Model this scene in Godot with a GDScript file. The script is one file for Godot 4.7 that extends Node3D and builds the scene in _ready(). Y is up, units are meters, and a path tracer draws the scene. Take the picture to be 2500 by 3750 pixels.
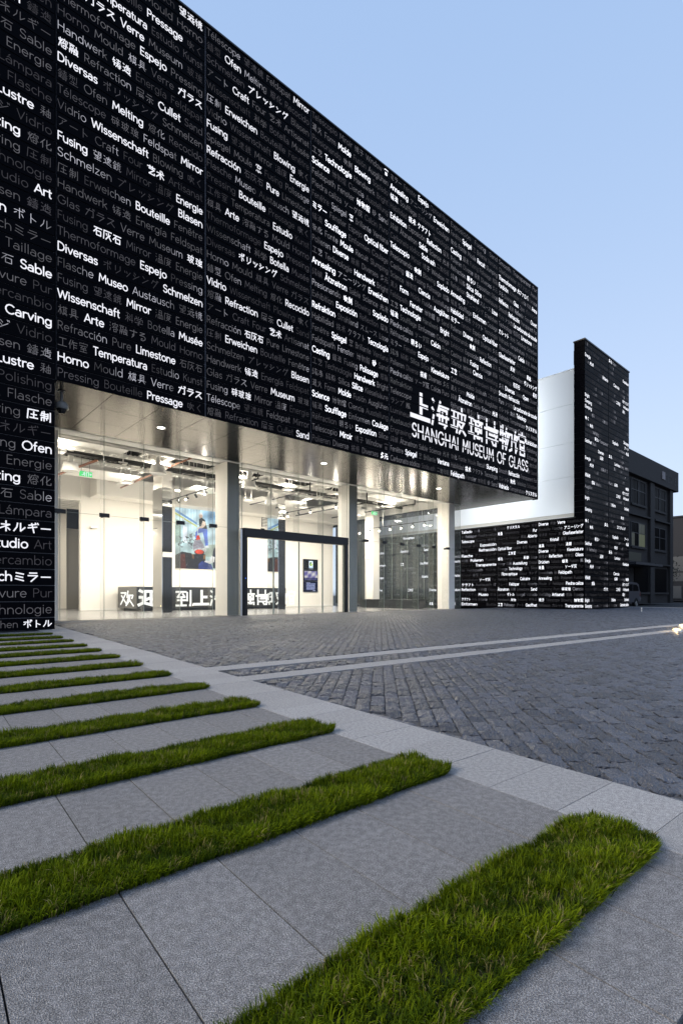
extends Node3D
# Dusk street view of a black museum front covered with glowing words, a lit glass hall and stone paving with grass strips.

const ROW := 0.3587            # height of one row of glass panels
const BOX_Y := 5.66            # underside of the cantilevered box
const FACE_Z := -13.1          # plane of the lettered front
const GLASS_Z := -16.8         # plane of the hall glazing
var rng := RandomNumberGenerator.new()
var M := {}
var glyph_cache := {}

# ---------------------------------------------------------------- lettering: strokes on a 16 x 16 grid, hex pairs x y
const COMP := {
"王":"22E2 37D7 1DFD 828D","石":"12F2 720A 57D7DE5E57","火":"8187 872F 87EF 3346 C4A7","氵":"2152 1647 1F5A","木":"14F4 808F 850D 85FD",
"口":"33D3DE3E33","日":"31D1DF3F31 38D8","月":"31D1DF 31391F 35D5 39D9","土":"37D7 818E 1EFE","金":"8106 81F6 46B6 19E9 868E 3A5D CAAD 1EFE",
"钅":"6107 45C5 29C9 757EBB","皮":"23E3D6 23290F 8088 38C84F 4AEF","离":"8083 04F4 46B9 B549 353ADAD5 8A6E 1F1DEDEF 6EAE","寿":"22E2 36D6 09F9 81690F 5CFC CACFAF 6D8F",
"壽":"22E2 8085 35D5 07F7 39D9 0BFB 2D6D6F2F2D CACFAF 8DAF","告":"4127 24E4 8089 07F7 3ADADF3F3A","辶":"1132 17474C 0E4CFF","厂":"11F1 110F",
"刂":"323A C0CFAF","制左":"4125 24E4 07F7 808F 2F2AEAED","艹":"06F6 505F A0AF","乙":"21E12EEEEA","术":"15F5 808F 860D 86FD B0D3","卒":"8083 13F3 5538 5579 B58A B5E9 0BFB 888F",
"开":"12F2 07F7 52572F A2AF","容":"8082 1512F2F5 6438 A4D8 8709 87FB 4BBBBF4F4B","化":"6109 353F E48A 919EFEFB","鬲":"01F1 33C3C73733 1F19E9EF 5B7D 7B7F 3BBB","虫":"26D6DB2B26 818E 1EEE BCEF",
"尸":"11E1E616 110F","衣":"39E9 6C67 B7BC 2CFC 5C5FAD 8CEF","示":"32C2 07F7 878F6E 5A2E AAEE","禾":"C130 16F6 828F 870D 87FC","斗":"2255 1759 0BFB B0BF",
"学":"2144 7173 D1B4 0905F5F9 48B87B 0CFC 7B8F5F","莫":"03F3 5155 B1B5 46C6CB4B46 48C8 0DFD 8B2F 8BDF","具":"41B1BA4A41 44B4 47B7 0BFB 5C2F ACDF","皿":"12E2EF 121F 0FFF 626F A2AF",
"广":"8082 12F2 120F","廿":"36F6 646A C4CA 6ACA","又":"12D2D20F 25FF","工":"22E2 828E 0EFE","亻":"A119 656F","乍":"4118 24F4 646F 68E8 6CEC","宀":"8082 1512F2F5","至":"02F2 7227D7 A4D7 2AEA 878F 0FFF",
"欠":"4127 25E5C8 660F 857A0F 8AFF","亡":"8083 04E4 393F 3FEF","袁":"23D3 8085 05F5 46C6C94946 8A2D 6B6F 8BEF","元":"32C2 07F7 670F A7AEFEFB","竟":"8081 22E2 5255 B2B5 05F5 36C6CB3B36 38C8 6B1F ABAFFFFD",
"囱":"4637D7DF3F37 6A9A 487C 9C5D","心":"2C1F 5B5FAFAD 8B9D CBFE","八":"6347 A3D7 6849A9 B8CA","扌":"05E5 717F5E 1BEA","支":"13F3 8087 28D8D82F 39FF","彳":"B117 D529 797F","亍":"22E2 07F7 878F6F",
"夕":"7027 62D228 6467","夕二":"872D 79E91F 7BAD","子":"32C287 878F5F 08F8","甫寸":"05F5 A0A9 2626E6E929 27E7 0CFC CACFAF 6D8F","十":"06F6 707F","牛":"3127 15F5 808F 0AFA","勿":"4118 34F4EEAF 741D A43F",
"饣":"5108 24C4A7 656FBC","官":"8082 1512F2F5 464F 46C6CA4A 4CDCDF4F","食":"8006 80F6 45B5BB4B45 48B8 4B4F8D 7BEF","艮":"31D1D93931 35D5 313F8D 89FF","纟":"6117774C 0E7D AC0F","屯":"12F2 262BEBE6 808EFEFC",
"冫":"2254 1E59","争":"5127 52C297 26E6EE 0AFA 818F5F","糸":"6127572B 24A8 878F 3B1E BBDE","米":"07F7 808F 3255 C2A5 860D 86FD","卆":"3105 12A2A8F8 0BFB 888F","少":"808A 4426 B4E8 E70F","览":"2025 6066 A184 A4E4 47C7474C C7CC 881F ACAFFFFC",
"咸":"14F4 130F 46A6 48A8AC4C48 A0EFFC E62F B1D3","光":"8087 3255 D2B5 07F7 670F A7AEFEFB","骨":"41C1C646 4143 1815F5F8 383F 38C8CFAF 3BCB","车":"13E3 6127 27D7 0BFB 858F","二":"33D3 1CFC","气":"4116 24F4 46E6 17B7BBEFFD 2A9A 0EBE 686F",
"并":"3145 B194 15F5 09F9 550F A5AF","瓦":"02F2 422F8C 47B7BEFEFB 699B","釆":"C121 08F8 828F 3455 C4A5 880D 88FD","由":"35D5DF3F35 818F 3ADA","反":"23E1 23290F 26D6D63F 48FF","身":"7143 33C3CF 33390C 36C6 39C9 CA1F","寸":"05F5 B0BFAF 475A",
"亮":"8082 04F4 46B6B94946 0E0BFBFD 6C6D2F ACAFFFFD","户":"8082 24E4E929 241F","七":"08F5 515DBB","刀":"12E2DFAD 820F","害":"8082 1412F2F4 36C6 38C8 0AFA 848A 4CBCBF4F4C","肖":"8085 2144 D1B4 26D6DFBF 262F 29D9 2CDC","山":"818E 262EEEE6",
"能左":"5116A5 82B6 282F 28B8BFAF 2BBB 2DBD","匕匕":"D153 2127E7E5 D95B 292FEFED","量":"41B1B54541 43B3 07F7 49B9BC4C49 3ADA 2DDD 0FFF","方":"8083 04F4 640F 68D8CFAF","攵":"5128 25F5C60F 37FF","长":"C154 07F7 515F9C 77EF","長":"414A 41D1 44C4 47C7 0AFA 5A5F9D 7AEF",
"秀":"C130 15F5 818A 850A 85FA 3BBBAD DCCFAF 7A3F","丁":"13F3 939F6E","抛右":"0575 320E 757E B5F5EFDE","亥":"8082 04F4 7339 992E A60F 8CEF","水":"808F5E 15650D D488FE","上":"818E 87D7 0EFE","每":"4117 33F3 45D5CDAF 353DDD 09F9 7779 7A7C","卬":"62121C6A 92E2EBCB 929F",
"エ":"22E2 828D 1DFD","ネ":"8083 25D50B 878F AADD","ル":"52480E 929EF8","ギ":"24C2 18D6 619F B0C2 E0F2","ー":"18E8","ガ":"14D4DEAE 710E C0D2 E0F2","ラ":"32D2 16E65F","ス":"23D31E 89EE","ボ":"14D4 808F 4719 B8DC C0D2 E0F2","ト":"515F 57CA","ミ":"32D4 37C9 2BDE",
"ポ":"14D4 808F 4719 B8DC C0E0E2C2C0","リ":"424A D1D85F","ッ":"3548 7588 E57E","シ":"3265 2659 1ED5","ン":"2255 1ED5","グ":"5118 43D35F C0D2 E0F2","ク":"5118 43D35F","ア":"13E397 767A2F","プ":"13C33F D0F0F2D2D0","フ":"13D34F","レ":"414ED7","す":"14F4 919B7C6A7999 9B5F",
"る":"32C227A7D9DC9F5F5C8C","く":"B148BF","い":"33395E7C B4D6DA","ソ":"3358 D35F","ダ":"5118 43D35F 58AB D0E2","ニ":"34C4 1DED","タ":"5118 43D35F 57AB","カ":"14D4DEAE 711F","ム":"713EDC A9EF","ジ":"3265 2659 1ED5 C0D2 E0F2","オ":"15E5 919F6F 951E","チ":"C231 17E7 829A3F",
"ェ":"46C6 868D 3DDD","ィ":"B53A 898F","バ":"531D A4FE C0D2 E0F2","ァ":"35D5A8 898A5F"}
# characters put together from parts: part x y width height
const KANJI := {
"玻":"王 0 1 6 14 皮 6 0 10 16","璃":"王 0 1 6 14 离 6 0 10 16","鑄":"金 0 0 7 16 壽 7 0 9 16","铸":"钅 0 0 6 16 寿 6 0 10 16","造":"辶 0 0 16 16 告 5 0 11 13","压":"厂 0 0 16 16 土 3 3 12 12","制":"制左 0 0 10 16 刂 10 1 6 15","艺":"艹 0 0 16 6 乙 1 5 15 11",
"碎":"石 0 1 7 14 卒 7 0 9 16","型":"开 0 0 9 9 刂 9 0 6 9 土 0 8 16 8","熔":"火 0 0 7 16 容 6 0 10 16","溶":"氵 0 0 5 16 容 5 0 11 16","融":"鬲 0 0 9 16 虫 9 0 7 16","展":"尸 0 0 16 16 衣 1 3 15 13","科":"禾 0 0 9 16 斗 8 0 8 16","模":"木 0 0 7 16 莫 7 0 9 16",
"温":"氵 0 0 5 16 日 6 0 9 9 皿 5 8 11 8","度":"广 0 0 16 16 廿 3 2 12 10 又 4 9 11 7","作":"亻 0 0 6 16 乍 5 0 11 16","室":"宀 0 0 16 10 至 1 4 14 12","灰":"厂 0 0 16 16 火 3 3 13 13","吹":"口 0 2 6 11 欠 6 0 10 16","望":"亡 0 0 8 8 月 8 0 8 9 王 1 8 14 8",
"遠":"辶 0 0 16 16 袁 5 0 11 13","远":"辶 0 0 16 16 元 5 0 11 13","鏡":"金 0 0 7 16 竟 7 0 9 16","镜":"钅 0 0 6 16 竟 6 0 10 16","窗":"宀 0 0 16 12 囱 2 4 12 12","窓":"宀 0 0 16 12 八 0 1 16 11 心 0 3 16 13","技":"扌 0 0 6 16 支 6 0 10 16","術":"彳 0 0 5 16 术 4 0 7 16 亍 10 0 6 16",
"多":"夕 0 0 16 14 夕二 0 1 16 15","明":"日 0 1 7 13 月 7 0 9 16","博":"十 0 0 5 16 甫寸 4 0 12 16","物":"牛 0 0 7 16 勿 6 0 10 16","馆":"饣 0 0 6 16 官 6 0 10 16","館":"食 0 0 7 16 官 7 0 9 16","退":"辶 0 0 16 16 艮 5 0 10 13","纯":"纟 0 0 7 16 屯 7 0 9 16","净":"冫 0 0 5 16 争 4 0 12 16",
"純":"糸 0 0 8 16 屯 8 0 8 16","粋":"米 0 0 8 16 卆 7 0 9 16","砂":"石 0 1 7 14 少 7 0 9 16","碱":"石 0 1 6 14 咸 6 0 10 16","滑":"氵 0 0 5 16 骨 5 0 11 16","软":"车 0 0 8 16 欠 7 0 9 16","氧":"气 0 0 16 16","硅":"石 0 1 7 14 土 7 -1 9 9 土 7 6 9 10","瓶":"并 0 0 8 16 瓦 8 0 8 16",
"釉":"釆 0 0 8 16 由 8 0 8 15","射":"身 0 0 9 16 寸 8 0 8 16","炉":"火 0 0 7 16 户 7 0 9 16","切":"七 0 1 8 14 刀 7 0 9 16","割":"害 0 0 10 16 刂 10 1 6 15","削":"肖 0 0 9 16 刂 10 1 6 15","岩":"山 0 0 16 8 石 0 6 16 10","能":"能左 0 0 10 16 匕匕 7 0 9 16","放":"方 0 0 8 16 攵 7 0 9 16",
"透":"辶 0 0 16 16 秀 5 0 11 13","灯":"火 0 0 8 16 丁 7 0 9 16","抛":"扌 0 0 6 16 抛右 6 0 10 16","刻":"亥 0 0 10 16 刂 10 1 6 15","晶":"日 4 0 8 8 日 0 8 7 8 日 8 8 7 8","海":"氵 0 0 5 16 每 5 0 11 16","欢":"又 0 1 8 14 欠 7 0 9 16","迎":"辶 0 0 16 16 卬 5 0 11 13","到":"至 0 0 10 16 刂 10 1 6 15"}
# Latin letters: advance | strokes (L polyline, A ellipse arc cx cy rx ry from to), capital height 14
const LATIN := {
"a":"9.5|L 8 0 8 6;A 4.6 6 3.4 3.5 0 140;A 4.2 2.7 3.8 2.8 0 360","b":"10.5|L 1 0 1 15;A 5.3 4.7 4.3 4.8 0 360","c":"8.5|A 5 4.7 4.2 4.8 50 310","d":"10.5|L 9 0 9 15;A 4.8 4.7 4.2 4.8 0 360","e":"9.8|L .8 4.9 8.8 4.9;A 4.8 4.7 4.1 4.8 3 320","f":"6|L 2.4 0 2.4 12;A 5 12 2.6 2.8 90 180;L .4 9 5 9",
"g":"10.5|L 9 9.5 9 -1;A 4.8 4.7 4.2 4.8 0 360;A 5 -1 4 3.3 200 360","h":"10|L 1 0 1 15;A 4.8 5.5 3.8 4 0 180;L 8.6 0 8.6 5.5","i":"3.4|L 1.4 0 1.4 9.5;L 1.4 12.4 1.4 13.4","j":"4|L 2 -2 2 9.5;A 0 -2 2 2 270 360;L 2 12.4 2 13.4","k":"9|L 1 0 1 15;L 8 9.5 1 4;L 3.4 6 8.4 0","l":"3.2|L 1.4 0 1.4 15",
"m":"15.5|L 1 0 1 9.5;A 4.2 6 3.2 3.5 0 180;L 7.4 0 7.4 6;A 10.7 6 3.3 3.5 0 180;L 14 0 14 6","n":"10|L 1 0 1 9.5;A 4.8 5.5 3.8 4 0 180;L 8.6 0 8.6 5.5","o":"10.4|A 5.1 4.7 4.5 4.8 0 360","p":"10.5|L 1 -4.5 1 9.5;A 5.3 4.7 4.3 4.8 0 360","q":"10.5|L 9 -4.5 9 9.5;A 4.8 4.7 4.2 4.8 0 360","r":"6.2|L 1 0 1 9.5;A 4.6 5.8 3.6 3.6 65 180",
"s":"7.6|A 3.9 7 2.9 2.4 30 270;A 3.7 2.3 3.1 2.4 210 450","t":"6|L 2.4 13 2.4 2.5;A 4.6 2.5 2.2 2.5 180 270;L .4 9.3 5 9.3","u":"10|L 1 9.5 1 4;A 4.8 4 3.8 4 180 360;L 8.6 9.5 8.6 0","v":"9|L .4 9.5 4.4 0 8.4 9.5","w":"13.5|L .4 9.5 3.6 0 6.7 9 9.8 0 13 9.5","x":"9|L .6 9.5 8.2 0;L 8.2 9.5 .6 0","y":"9|L .4 9.5 4.6 .3;L 8.6 9.5 2.6 -4.5","z":"8.5|L .8 9.3 7.6 9.3 .6 .2 7.8 .2",
"A":"12|L .4 0 6 14.4 11.6 0;L 2.4 4.6 9.6 4.6","B":"10|L 1.2 0 1.2 14;A 5 10.8 3.2 3.2 -90 90;L 1.2 14 5 14;L 1.2 7.6 5 7.6;A 5 3.8 4 3.8 -90 90;L 1.2 0 5 0","C":"13|A 7.4 7 6.6 7.2 45 315","D":"12.5|L 1.2 0 1.2 14;L 1.2 14 4.5 14;A 4.5 7 7 7 -90 90;L 1.2 0 4.5 0","E":"9|L 8 14 1.2 14 1.2 0 8 0;L 1.2 7.4 7.4 7.4","F":"8.6|L 8 14 1.2 14 1.2 0;L 1.2 7.2 7.2 7.2",
"G":"14.5|A 7.4 7 6.6 7.2 45 360;L 14 7 9 7","H":"12.5|L 1.2 0 1.2 14;L 11 0 11 14;L 1.2 7.3 11 7.3","I":"3.6|L 1.6 0 1.6 14","J":"6|L 4 14 4 2;A 2 2 2 2.2 200 360","K":"10.5|L 1.2 0 1.2 14;L 9.4 14 1.4 6.2;L 4.2 8.6 10 0","L":"8.4|L 1.2 14 1.2 0 7.8 0","M":"15|L 1 0 2.2 14 7.4 4 12.6 14 13.8 0","N":"13|L 1.2 0 1.2 14 11.6 0 11.6 14","O":"15.2|A 7.6 7 6.9 7.2 0 360",
"P":"9.8|L 1.2 0 1.2 14;L 1.2 14 5 14;A 5 10.3 3.9 3.7 -90 90;L 1.2 6.6 5 6.6","R":"10.4|L 1.2 0 1.2 14;L 1.2 14 5 14;A 5 10.3 3.9 3.7 -90 90;L 1.2 6.6 5 6.6;L 5 6.6 9.6 0","S":"9.5|A 4.8 10.6 3.7 3.5 25 270;A 4.6 3.6 4 3.6 205 450","T":"9.5|L .4 14 9 14;L 4.7 0 4.7 14","U":"12.5|L 1.2 14 1.2 5;A 6.1 5 4.9 5.2 180 360;L 11 14 11 5","V":"11.5|L .4 14 5.7 0 11 14","W":"17.5|L .4 14 4.6 0 8.7 13 12.8 0 17 14","Z":"10|L .8 14 9 14 .6 0 9.2 0","X":"10|L .6 0 9.4 14;L .6 14 9.4 0","Y":"10|L .4 14 5 7 9.6 14;L 5 7 5 0"," ":"4|"}
const ACCENT := {"é":"e/","á":"a/","í":"i/","ó":"o/","É":"E/","ê":"e^","ü":"u:","ä":"a:","ö":"o:","Ä":"A:","ñ":"n^"}
# rows of words, bottom row first; * marks a word that glows at full strength, _ is a space inside a phrase
const PIER := ["Flasch*en *ボトル","Technologie","Gravure Pur","*Austauschミラー","Intercambio","*Studio Art","*エネルギー","Lámpara","灰石 Sable","*Melting 熔化","温度 Energie","Annealing *Ofen","エネルギー","Carving *压制","鑄型 Flasche","Polishing","*Lustre 釉","Blasen 鑄造","エンジ Vidrio","压制 *Carving","Intercambio","Gravure Pur","灰石 *Sable","Taillage","Austauschミラー","*Ofen ボトル","Blasen 鑄造","Studio *Art","Technologie","Carving 压制","*Melting 熔化","エンジ Vidrio","*Lustre 釉","鑄型 Flasche","Lámpara","*度 Energie","灰石 Sable","エネルギー","*Ofen 鑄造","Schmelzen","Gravure Pur","*Sable 釉","Taillage 压制","Energie","*Vidrio 度","Polishing"]
const COLS := [
["Pressing Bouteille *Pressage 吹く","*Horno Mould 模具 Verre *ガラス","工作室 *Temperatura Estudio Kunst","Refracción Pure *Limestone 石灰石","模具 *Arte 溶融する Mould Horno","*Wissenschaft 科学 Botella *Musée","Fusing 望遠鏡 *Mirror 温度 Energie","Flasche *Museo Austausch 望远镜","*Diversas ポリッシング *Schmelzen","Thermoformage *Espejo Pressing","Fusing *石灰石 Mirror 温度 Energie","Glas ガラス Verre Museum *玻璃","Handwerk 铸造 Energía Feldspat","压制 Erweichen *Bouteille Fenêtre","Schmelzen プレッシング *Blasen","*Fusing 望遠鏡 Mirror 温度 *Energie","アート Craft Four *艺术 Artisanat","Vidrio *Wissenschaft Blowing 吹く","Télescope 碎玻璃 Feldspat *Mirror","鑄型 Ofen *Melting 熔化 Recocido","*Diversas ポリッシング Schmelzen","*熔融 Refraction 展示 *Cullet Sand","Handwerk *铸造 Energía Feldspat","Horno Mould 模具 Verre *ガラス","Thermoformage *Espejo Pressing","Glas *ガラス *Verre Museum 玻璃","工作室 *Temperatura Estudio Kunst","Pressing Bouteille *Pressage 吹く","Fusing 溶融する Mould Horno","Flasche Museo Austausch *望远镜"],
["熔融 Refraction 展示 Cullet *Sand","Télescope 望遠鏡 Feldspat Mirror","Fusing *碎玻璃 Mirror 温度 Energie","Glas ガラス Verre *Museum 玻璃","Handwerk *铸造 Energía Feldspat","Schmelzen プレッシング *Blasen","压制 *Erweichen Bouteille Fenêtre","Refracción *石灰石 Pure Limestone","アート Craft Four *艺术 Artisanat","熔融 *Refraction 展示 *Cullet Sand","*Vidrio Wissenschaft Plowing 吹く","鑄型 Ofen Melting 熔化 *Recocido","Horno Mould 模具 Verre ガラス","Diversas *ポリッシング Schmelzen","Wissenschaft 科学 *Botella Musée","Thermoformage *Espejo Pressing","模具 *Arte 溶融する Mould Horno","工作室 Temperatura *Estudio Kunst","Pressing *Bouteille Pressage 吹く","Flasche Museo Austausch *望远镜","*Refracción 石灰石 *Pure Limestone","Spiegel Moule *窓 Fusing Polissage","*Fusing 望遠鏡 Mirror 温度 *Energie","Vidrio Wissenschaft *Blowing 吹く","压制 *Erweichen Bouteille Fenêtre","Wissenschaft 科学 Botella Musée","アート *Craft Four 艺术 Artisanat","Schmelzen *プレッシング Blasen","鑄型 *Ofen Melting 熔化 Recocido","Télescope 望遠鏡 Feldspat *Mirror"],
["Polieren Diverse 技術 Diverses *多元","Telescopio *Miroir 镜子 Window 窗","Réfraction 明るい *Exposition Silice","铸造 *Soufflage Einformen *Coulage","*Science 博物馆 Ciencia Ausstellung","退火 Form *Molde Fusión Ausglühen","纯净 純粋 Silica *Silice Kieselsäure","工艺 Technologie *Handwerk Bright","*Casting 鑄造 Fusing *Polissage 熔融","Feldspath Fenster 博物館 *砂 Sand","Fenêtre *Spiegel 窓 Brillante Ventana","Habilidad 技术 クラフト *Tecnología","*Refraktion Strahlend スムース Lisse","Exhibition *Exposición Reflection 展览","Presionando *吹制 Blowing *Soplado","纯碱 *Ätznatron Sable Science 光滑","*Annealing アニーリング *Erweichen","工艺 Technologie *Handwerk Bright","Polieren *Diverse 技術 Diverses 多元","软化 Fonte *Moule Recuit Slumping","铸造 *Soufflage Einformen Coulage","*ミラー Fenster Espejo *Optical_fiber","Fenêtre Spiegel *窓 Brillante Ventana","Piedra_caliza ソーダ灰 Calcin Puro","Feldspath Fenster *博物館 砂 Sand","*Science 博物馆 Ciencia Ausstellung","工艺 *Technologie Handwerk Bright","Presionando 吹制 *Blowing Soplado","退火 Form *Molde Fusión Ausglühen","Telescopio Miroir 镜子 Window *窗"],
["Carbonato_sódico Soda_ash 二氧化硅","Fenêtre *Spiegel 窓 Brillante *Ventana","纯碱 Ätznatron Sable Science 光滑","Engraving","Austausch","Lumineux","ランプ 瓶","Telescope","Refraktion","Piedra_caliza ソーダ灰 Calcin Puro","Polieren Diverse *技術 Diverses 多元","纯净 純粋 Silica Silice *Kieselsäure","ミラー Fenster *Espejo Optical_fiber","Réfraction *明るい Exposition Silice","Piedra_caliza ソーダ灰 *Calcin Puro","*铸造 Soufflage Einformen Coulage","工艺 *Technologie Handwerk *Bright","Feldspath *Fenster 博物館 砂 Sand","退火 *Form Molde Fusión *Ausglühen","Science 博物馆 *Ciencia Ausstellung","Casting *鑄造 Fusing Polissage 熔融","Presionando *吹制 Blowing *Soplado","*Telescopio Miroir 镜子 Window 窗","Carbonato_sódico *Soda_ash 二氧化硅","纯碱 Ätznatron *Sable Science 光滑","*Exhibition Exposición *Reflection 展览","Habilidad *技术 *クラフト Tecnología","*铸造 Soufflage Einformen Coulage","*Annealing アニーリング *Erweichen","ミラー Fenster *Espejo Optical_fiber"],
["*Feldspath Fenster 博物館 砂 Sand","Habilidad *技术 クラフト Tecnología","软化 Fonte Moule Recuit *Slumping","","","","","","Réfraction 明るい Exposition Silice","纯碱 *Ätznatron Sable Science *光滑","退火 Form *Molde Fusión Ausglühen","Carbonato_sódico Soda_ash 二氧化硅","*工艺 Technologie Handwerk Bright","Science 博物馆 *Ciencia Ausstellung","Casting 鑄造 *Fusing Polissage 熔融","Exhibition Exposición *Reflection 展览","Presionando *吹制 Blowing Soplado","Polieren *Diverse 技術 Diverses 多元","*ミラー Fenster Espejo *Optical_fiber","*Habilidad 技术 クラフト Tecnología","铸造 Soufflage *Einformen Coulage","*Annealing アニーリング Erweichen","Refraktion *Strahlend スムース *Lisse","纯净 純粋 *Silica *Silice Kieselsäure","Réfraction *明るい Exposition Silice","Polieren Diverse 技術 Diverses 多元","*Casting 鑄造 Fusing Polissage 熔融","软化 Fonte Moule *Recuit Slumping","Fenêtre *Spiegel 窓 Brillante Ventana","Exposición Fusing Sand"],
["*Vidriado Température *クリスタル","カレット *抛光 Teleskop Scherben","Smooth *Refracción Transparent Pur",">砂 Sand",">二氧化硅",">Échange",">Polishing",">*Exhibition","Thermoformage Caida 车刻 Arena","Vidriado Température *クリスタル","カレット 抛光 *Teleskop Scherben","Pure シリカ *Le_carbonate_de_soude","*Smooth *Refracción Transparent Pur","多元 *Diversas Glass *Open Ouvert","Technology *石灰石 Limestone *長石","Fundición Schmelzen *ポリッシング","Réflexion *反射 Reflexión *明亮 Form","*Glasfaserleiter 光ファイバ Furnace","Thermoformage *Caida 车刻 Arena","Vidriado Température クリスタル","*カレット 抛光 Teleskop Scherben","Technology 石灰石 *Limestone 長石","Pure シリカ *Le_carbonate_de_soude","Smooth *Refracción Transparent Pur","*Réflexion 反射 Reflexión Form *Ouvert","多元 Diverses *Glass Open ポリッシング","*Fundición Schmelzen Caida 车刻 *Arena","*Thermoformage *光ファイバ Furnace","Glasfaserleiter 光ファイバ Arena","Smooth Transparent Pur"]]
const ANNEX := [
["*Einformen Bottle","*クラフト Arte Brillante ガラス","クリスタル *Museo 玻璃","*Reflection 博物馆 Glass","*クラフト Austausch 灯","Température *ソーダ灰 Pur","Kristall 鑄型 Exposición","釉 Feldspath 石灰岩","カレット *Transparente","切削 *Polieren Fusión","*Flasche アニーリング","长石 *Refracción","Kristall 鑄型 *Exposición","*Telescope Blowing 博物館","炉 Feldspat Piedra_caliza","*Tallado 鑄造 Fusion 瓶"],
["*工艺 Polissage アート *Geoffnet","Handwerk *Arte Brillante ガラス","Lampe *ボトル Spiegel Vidriado","*Ätznatron 反射 Limestone *Sand","スムース *Feldspar 明亮 Abierto","Ventana Window *Calcaire 切割","窗 *Fibre_optique Glasur ランプ","Échange *Technology 软化 Silica","Mirror 压制 *Ausstellung Cristal","*熔化 Energy Musée *科学 Silice","Energía *工作室 Museum Vidrio","*Optical_fiber Lustre 长石 Fusing","窓 Temperatur *Diversas 石灰石","スムース Feldspar 明亮 *Abierto","*能量 Température ソーダ灰 *Pur","Cristal *クリスタル Museo 玻璃"],
["Réflexion カレット *Transparente","*镜子 Télescope Blowing *博物館","Vielfältig *Artisanat 熔融 Espejo","Engraving Puro *碎玻璃 Ciencia","Moule 炉 Feldspat *Piedra_caliza","*Annealing 切削 Polieren Fusión","Erweichen 釉 *Feldspath 石灰岩","*能量 Température *ソーダ灰 Pur","*Drücken Tallado *鑄造 Fusion 瓶","明るい *Reflection 博物馆 *Glass","*Diverse 开放 Verre *Kieselsäure","*模具 Melting Pure *透明 Botella","Cutting *Kristall 鑄型 Exposición","望遠鏡 Miroir 灯 *Glasfaserleiter","Bouteille Flasche *アニーリング","*Diverse 开放 *Verre Kieselsäure"]]
const TOWER := ["*Slumping Gravure 窗炉 *Soplado Fenster *アート","*Bright 展示 Réfraction Habilidad Fenster *Découpage","吹く *Museum Pulido Open *エクスチェンジ Form","Ausglühen 技术 Coulage *ガラス Intercambio *Estudio","Furnace *熔融 Teleskop 二氧化硅 Glaze *车刻 Recuit","*望远镜 Fenêtre 釉 Fibra_óptica 展示 *Carbonato_sódico","エネルギー Mould 工艺 *Brillante Thermoformage *Strahlend","Four *光滑 Gravur 溶融する Transparent *退火 Fonte","*Energía 光滑 Science Refraktion *工作室 Art *Artisanat","Carving Taillage *温度 Glatt 反射 Telescope *光ファイバ","技術 Technologie *Diverses Kunst *純粋 Blowing *吹制","*Geöffnet Studio Exposition 纯净 *Ciencia Craft Glas","艺术 Ouvert *明るい Transparent Casting ポリッシング *Form","Soufflage *Vielfältig 多元 Smooth 多元 Fundición *Kieselsäure","Glass *抛光 Tecnología スタジオ *Lumineux Energy 博物館","*吹く Museum Pulido *多元 Open Polissage *アート","Furnace 熔融 Teleskop *二氧化硅 Glaze *车刻 Recuit ミラー","*Slumping Gravure 窓炉 Soplado Fenster Horno *水晶"]
# ---------------------------------------------------------------- small builders
func lin(r: float, g: float, b: float) -> Color:
	return Color(r, g, b).linear_to_srgb()

func mat(c: Color, rough := 0.6, metal := 0.0, spec := 0.5) -> StandardMaterial3D:
	var m := StandardMaterial3D.new()
	m.albedo_color = c
	m.roughness = rough
	m.metallic = metal
	m.metallic_specular = spec
	return m

func glow(c: Color, e: float) -> StandardMaterial3D:
	var m := mat(Color(0.02, 0.02, 0.02), 0.5)
	m.emission_enabled = true
	m.emission = c
	m.emission_energy_multiplier = e
	return m

func noise_tex(freq: float, octaves: int, lo: Color, hi: Color, size := 512, kind := FastNoiseLite.TYPE_SIMPLEX_SMOOTH, sd := 1, a := 0.25, b := 0.75) -> NoiseTexture2D:
	var n := FastNoiseLite.new()
	n.noise_type = kind
	n.frequency = freq
	n.fractal_octaves = octaves
	n.seed = sd
	var t := NoiseTexture2D.new()
	t.width = size
	t.height = size
	t.seamless = true
	t.noise = n
	var g := Gradient.new()
	g.offsets = PackedFloat32Array([a, b])
	g.colors = PackedColorArray([lo, hi])
	t.color_ramp = g
	return t

func triplanar(m: StandardMaterial3D, per_metre: float, height: Texture2D = null, cm := 0.2) -> StandardMaterial3D:
	m.uv1_triplanar = true
	m.uv1_world_triplanar = true
	m.uv1_scale = Vector3.ONE * per_metre
	if height:
		m.heightmap_enabled = true
		m.heightmap_texture = height
		m.heightmap_scale = cm
	return m

func put(called: String, parent: Node, mesh: Mesh, m: Material, at := Transform3D()) -> MeshInstance3D:
	var o := MeshInstance3D.new()
	o.name = called
	o.mesh = mesh
	if m:
		o.material_override = m
	o.transform = at
	parent.add_child(o, true)
	return o

func tag(o: Node, label: String, category: String, group := "") -> Node:
	o.set_meta("label", label)
	o.set_meta("category", category)
	if group:
		o.set_meta("group", group)
	return o

func thing(called: String, label: String, category: String, at := Vector3.ZERO, group := "") -> Node3D:
	var o := Node3D.new()
	o.name = called
	o.position = at
	add_child(o, true)
	tag(o, label, category, group)
	return o

func structure(called: String, at := Vector3.ZERO) -> Node3D:
	var o := Node3D.new()
	o.name = called
	o.position = at
	add_child(o, true)
	o.set_meta("kind", "structure")
	return o

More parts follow.
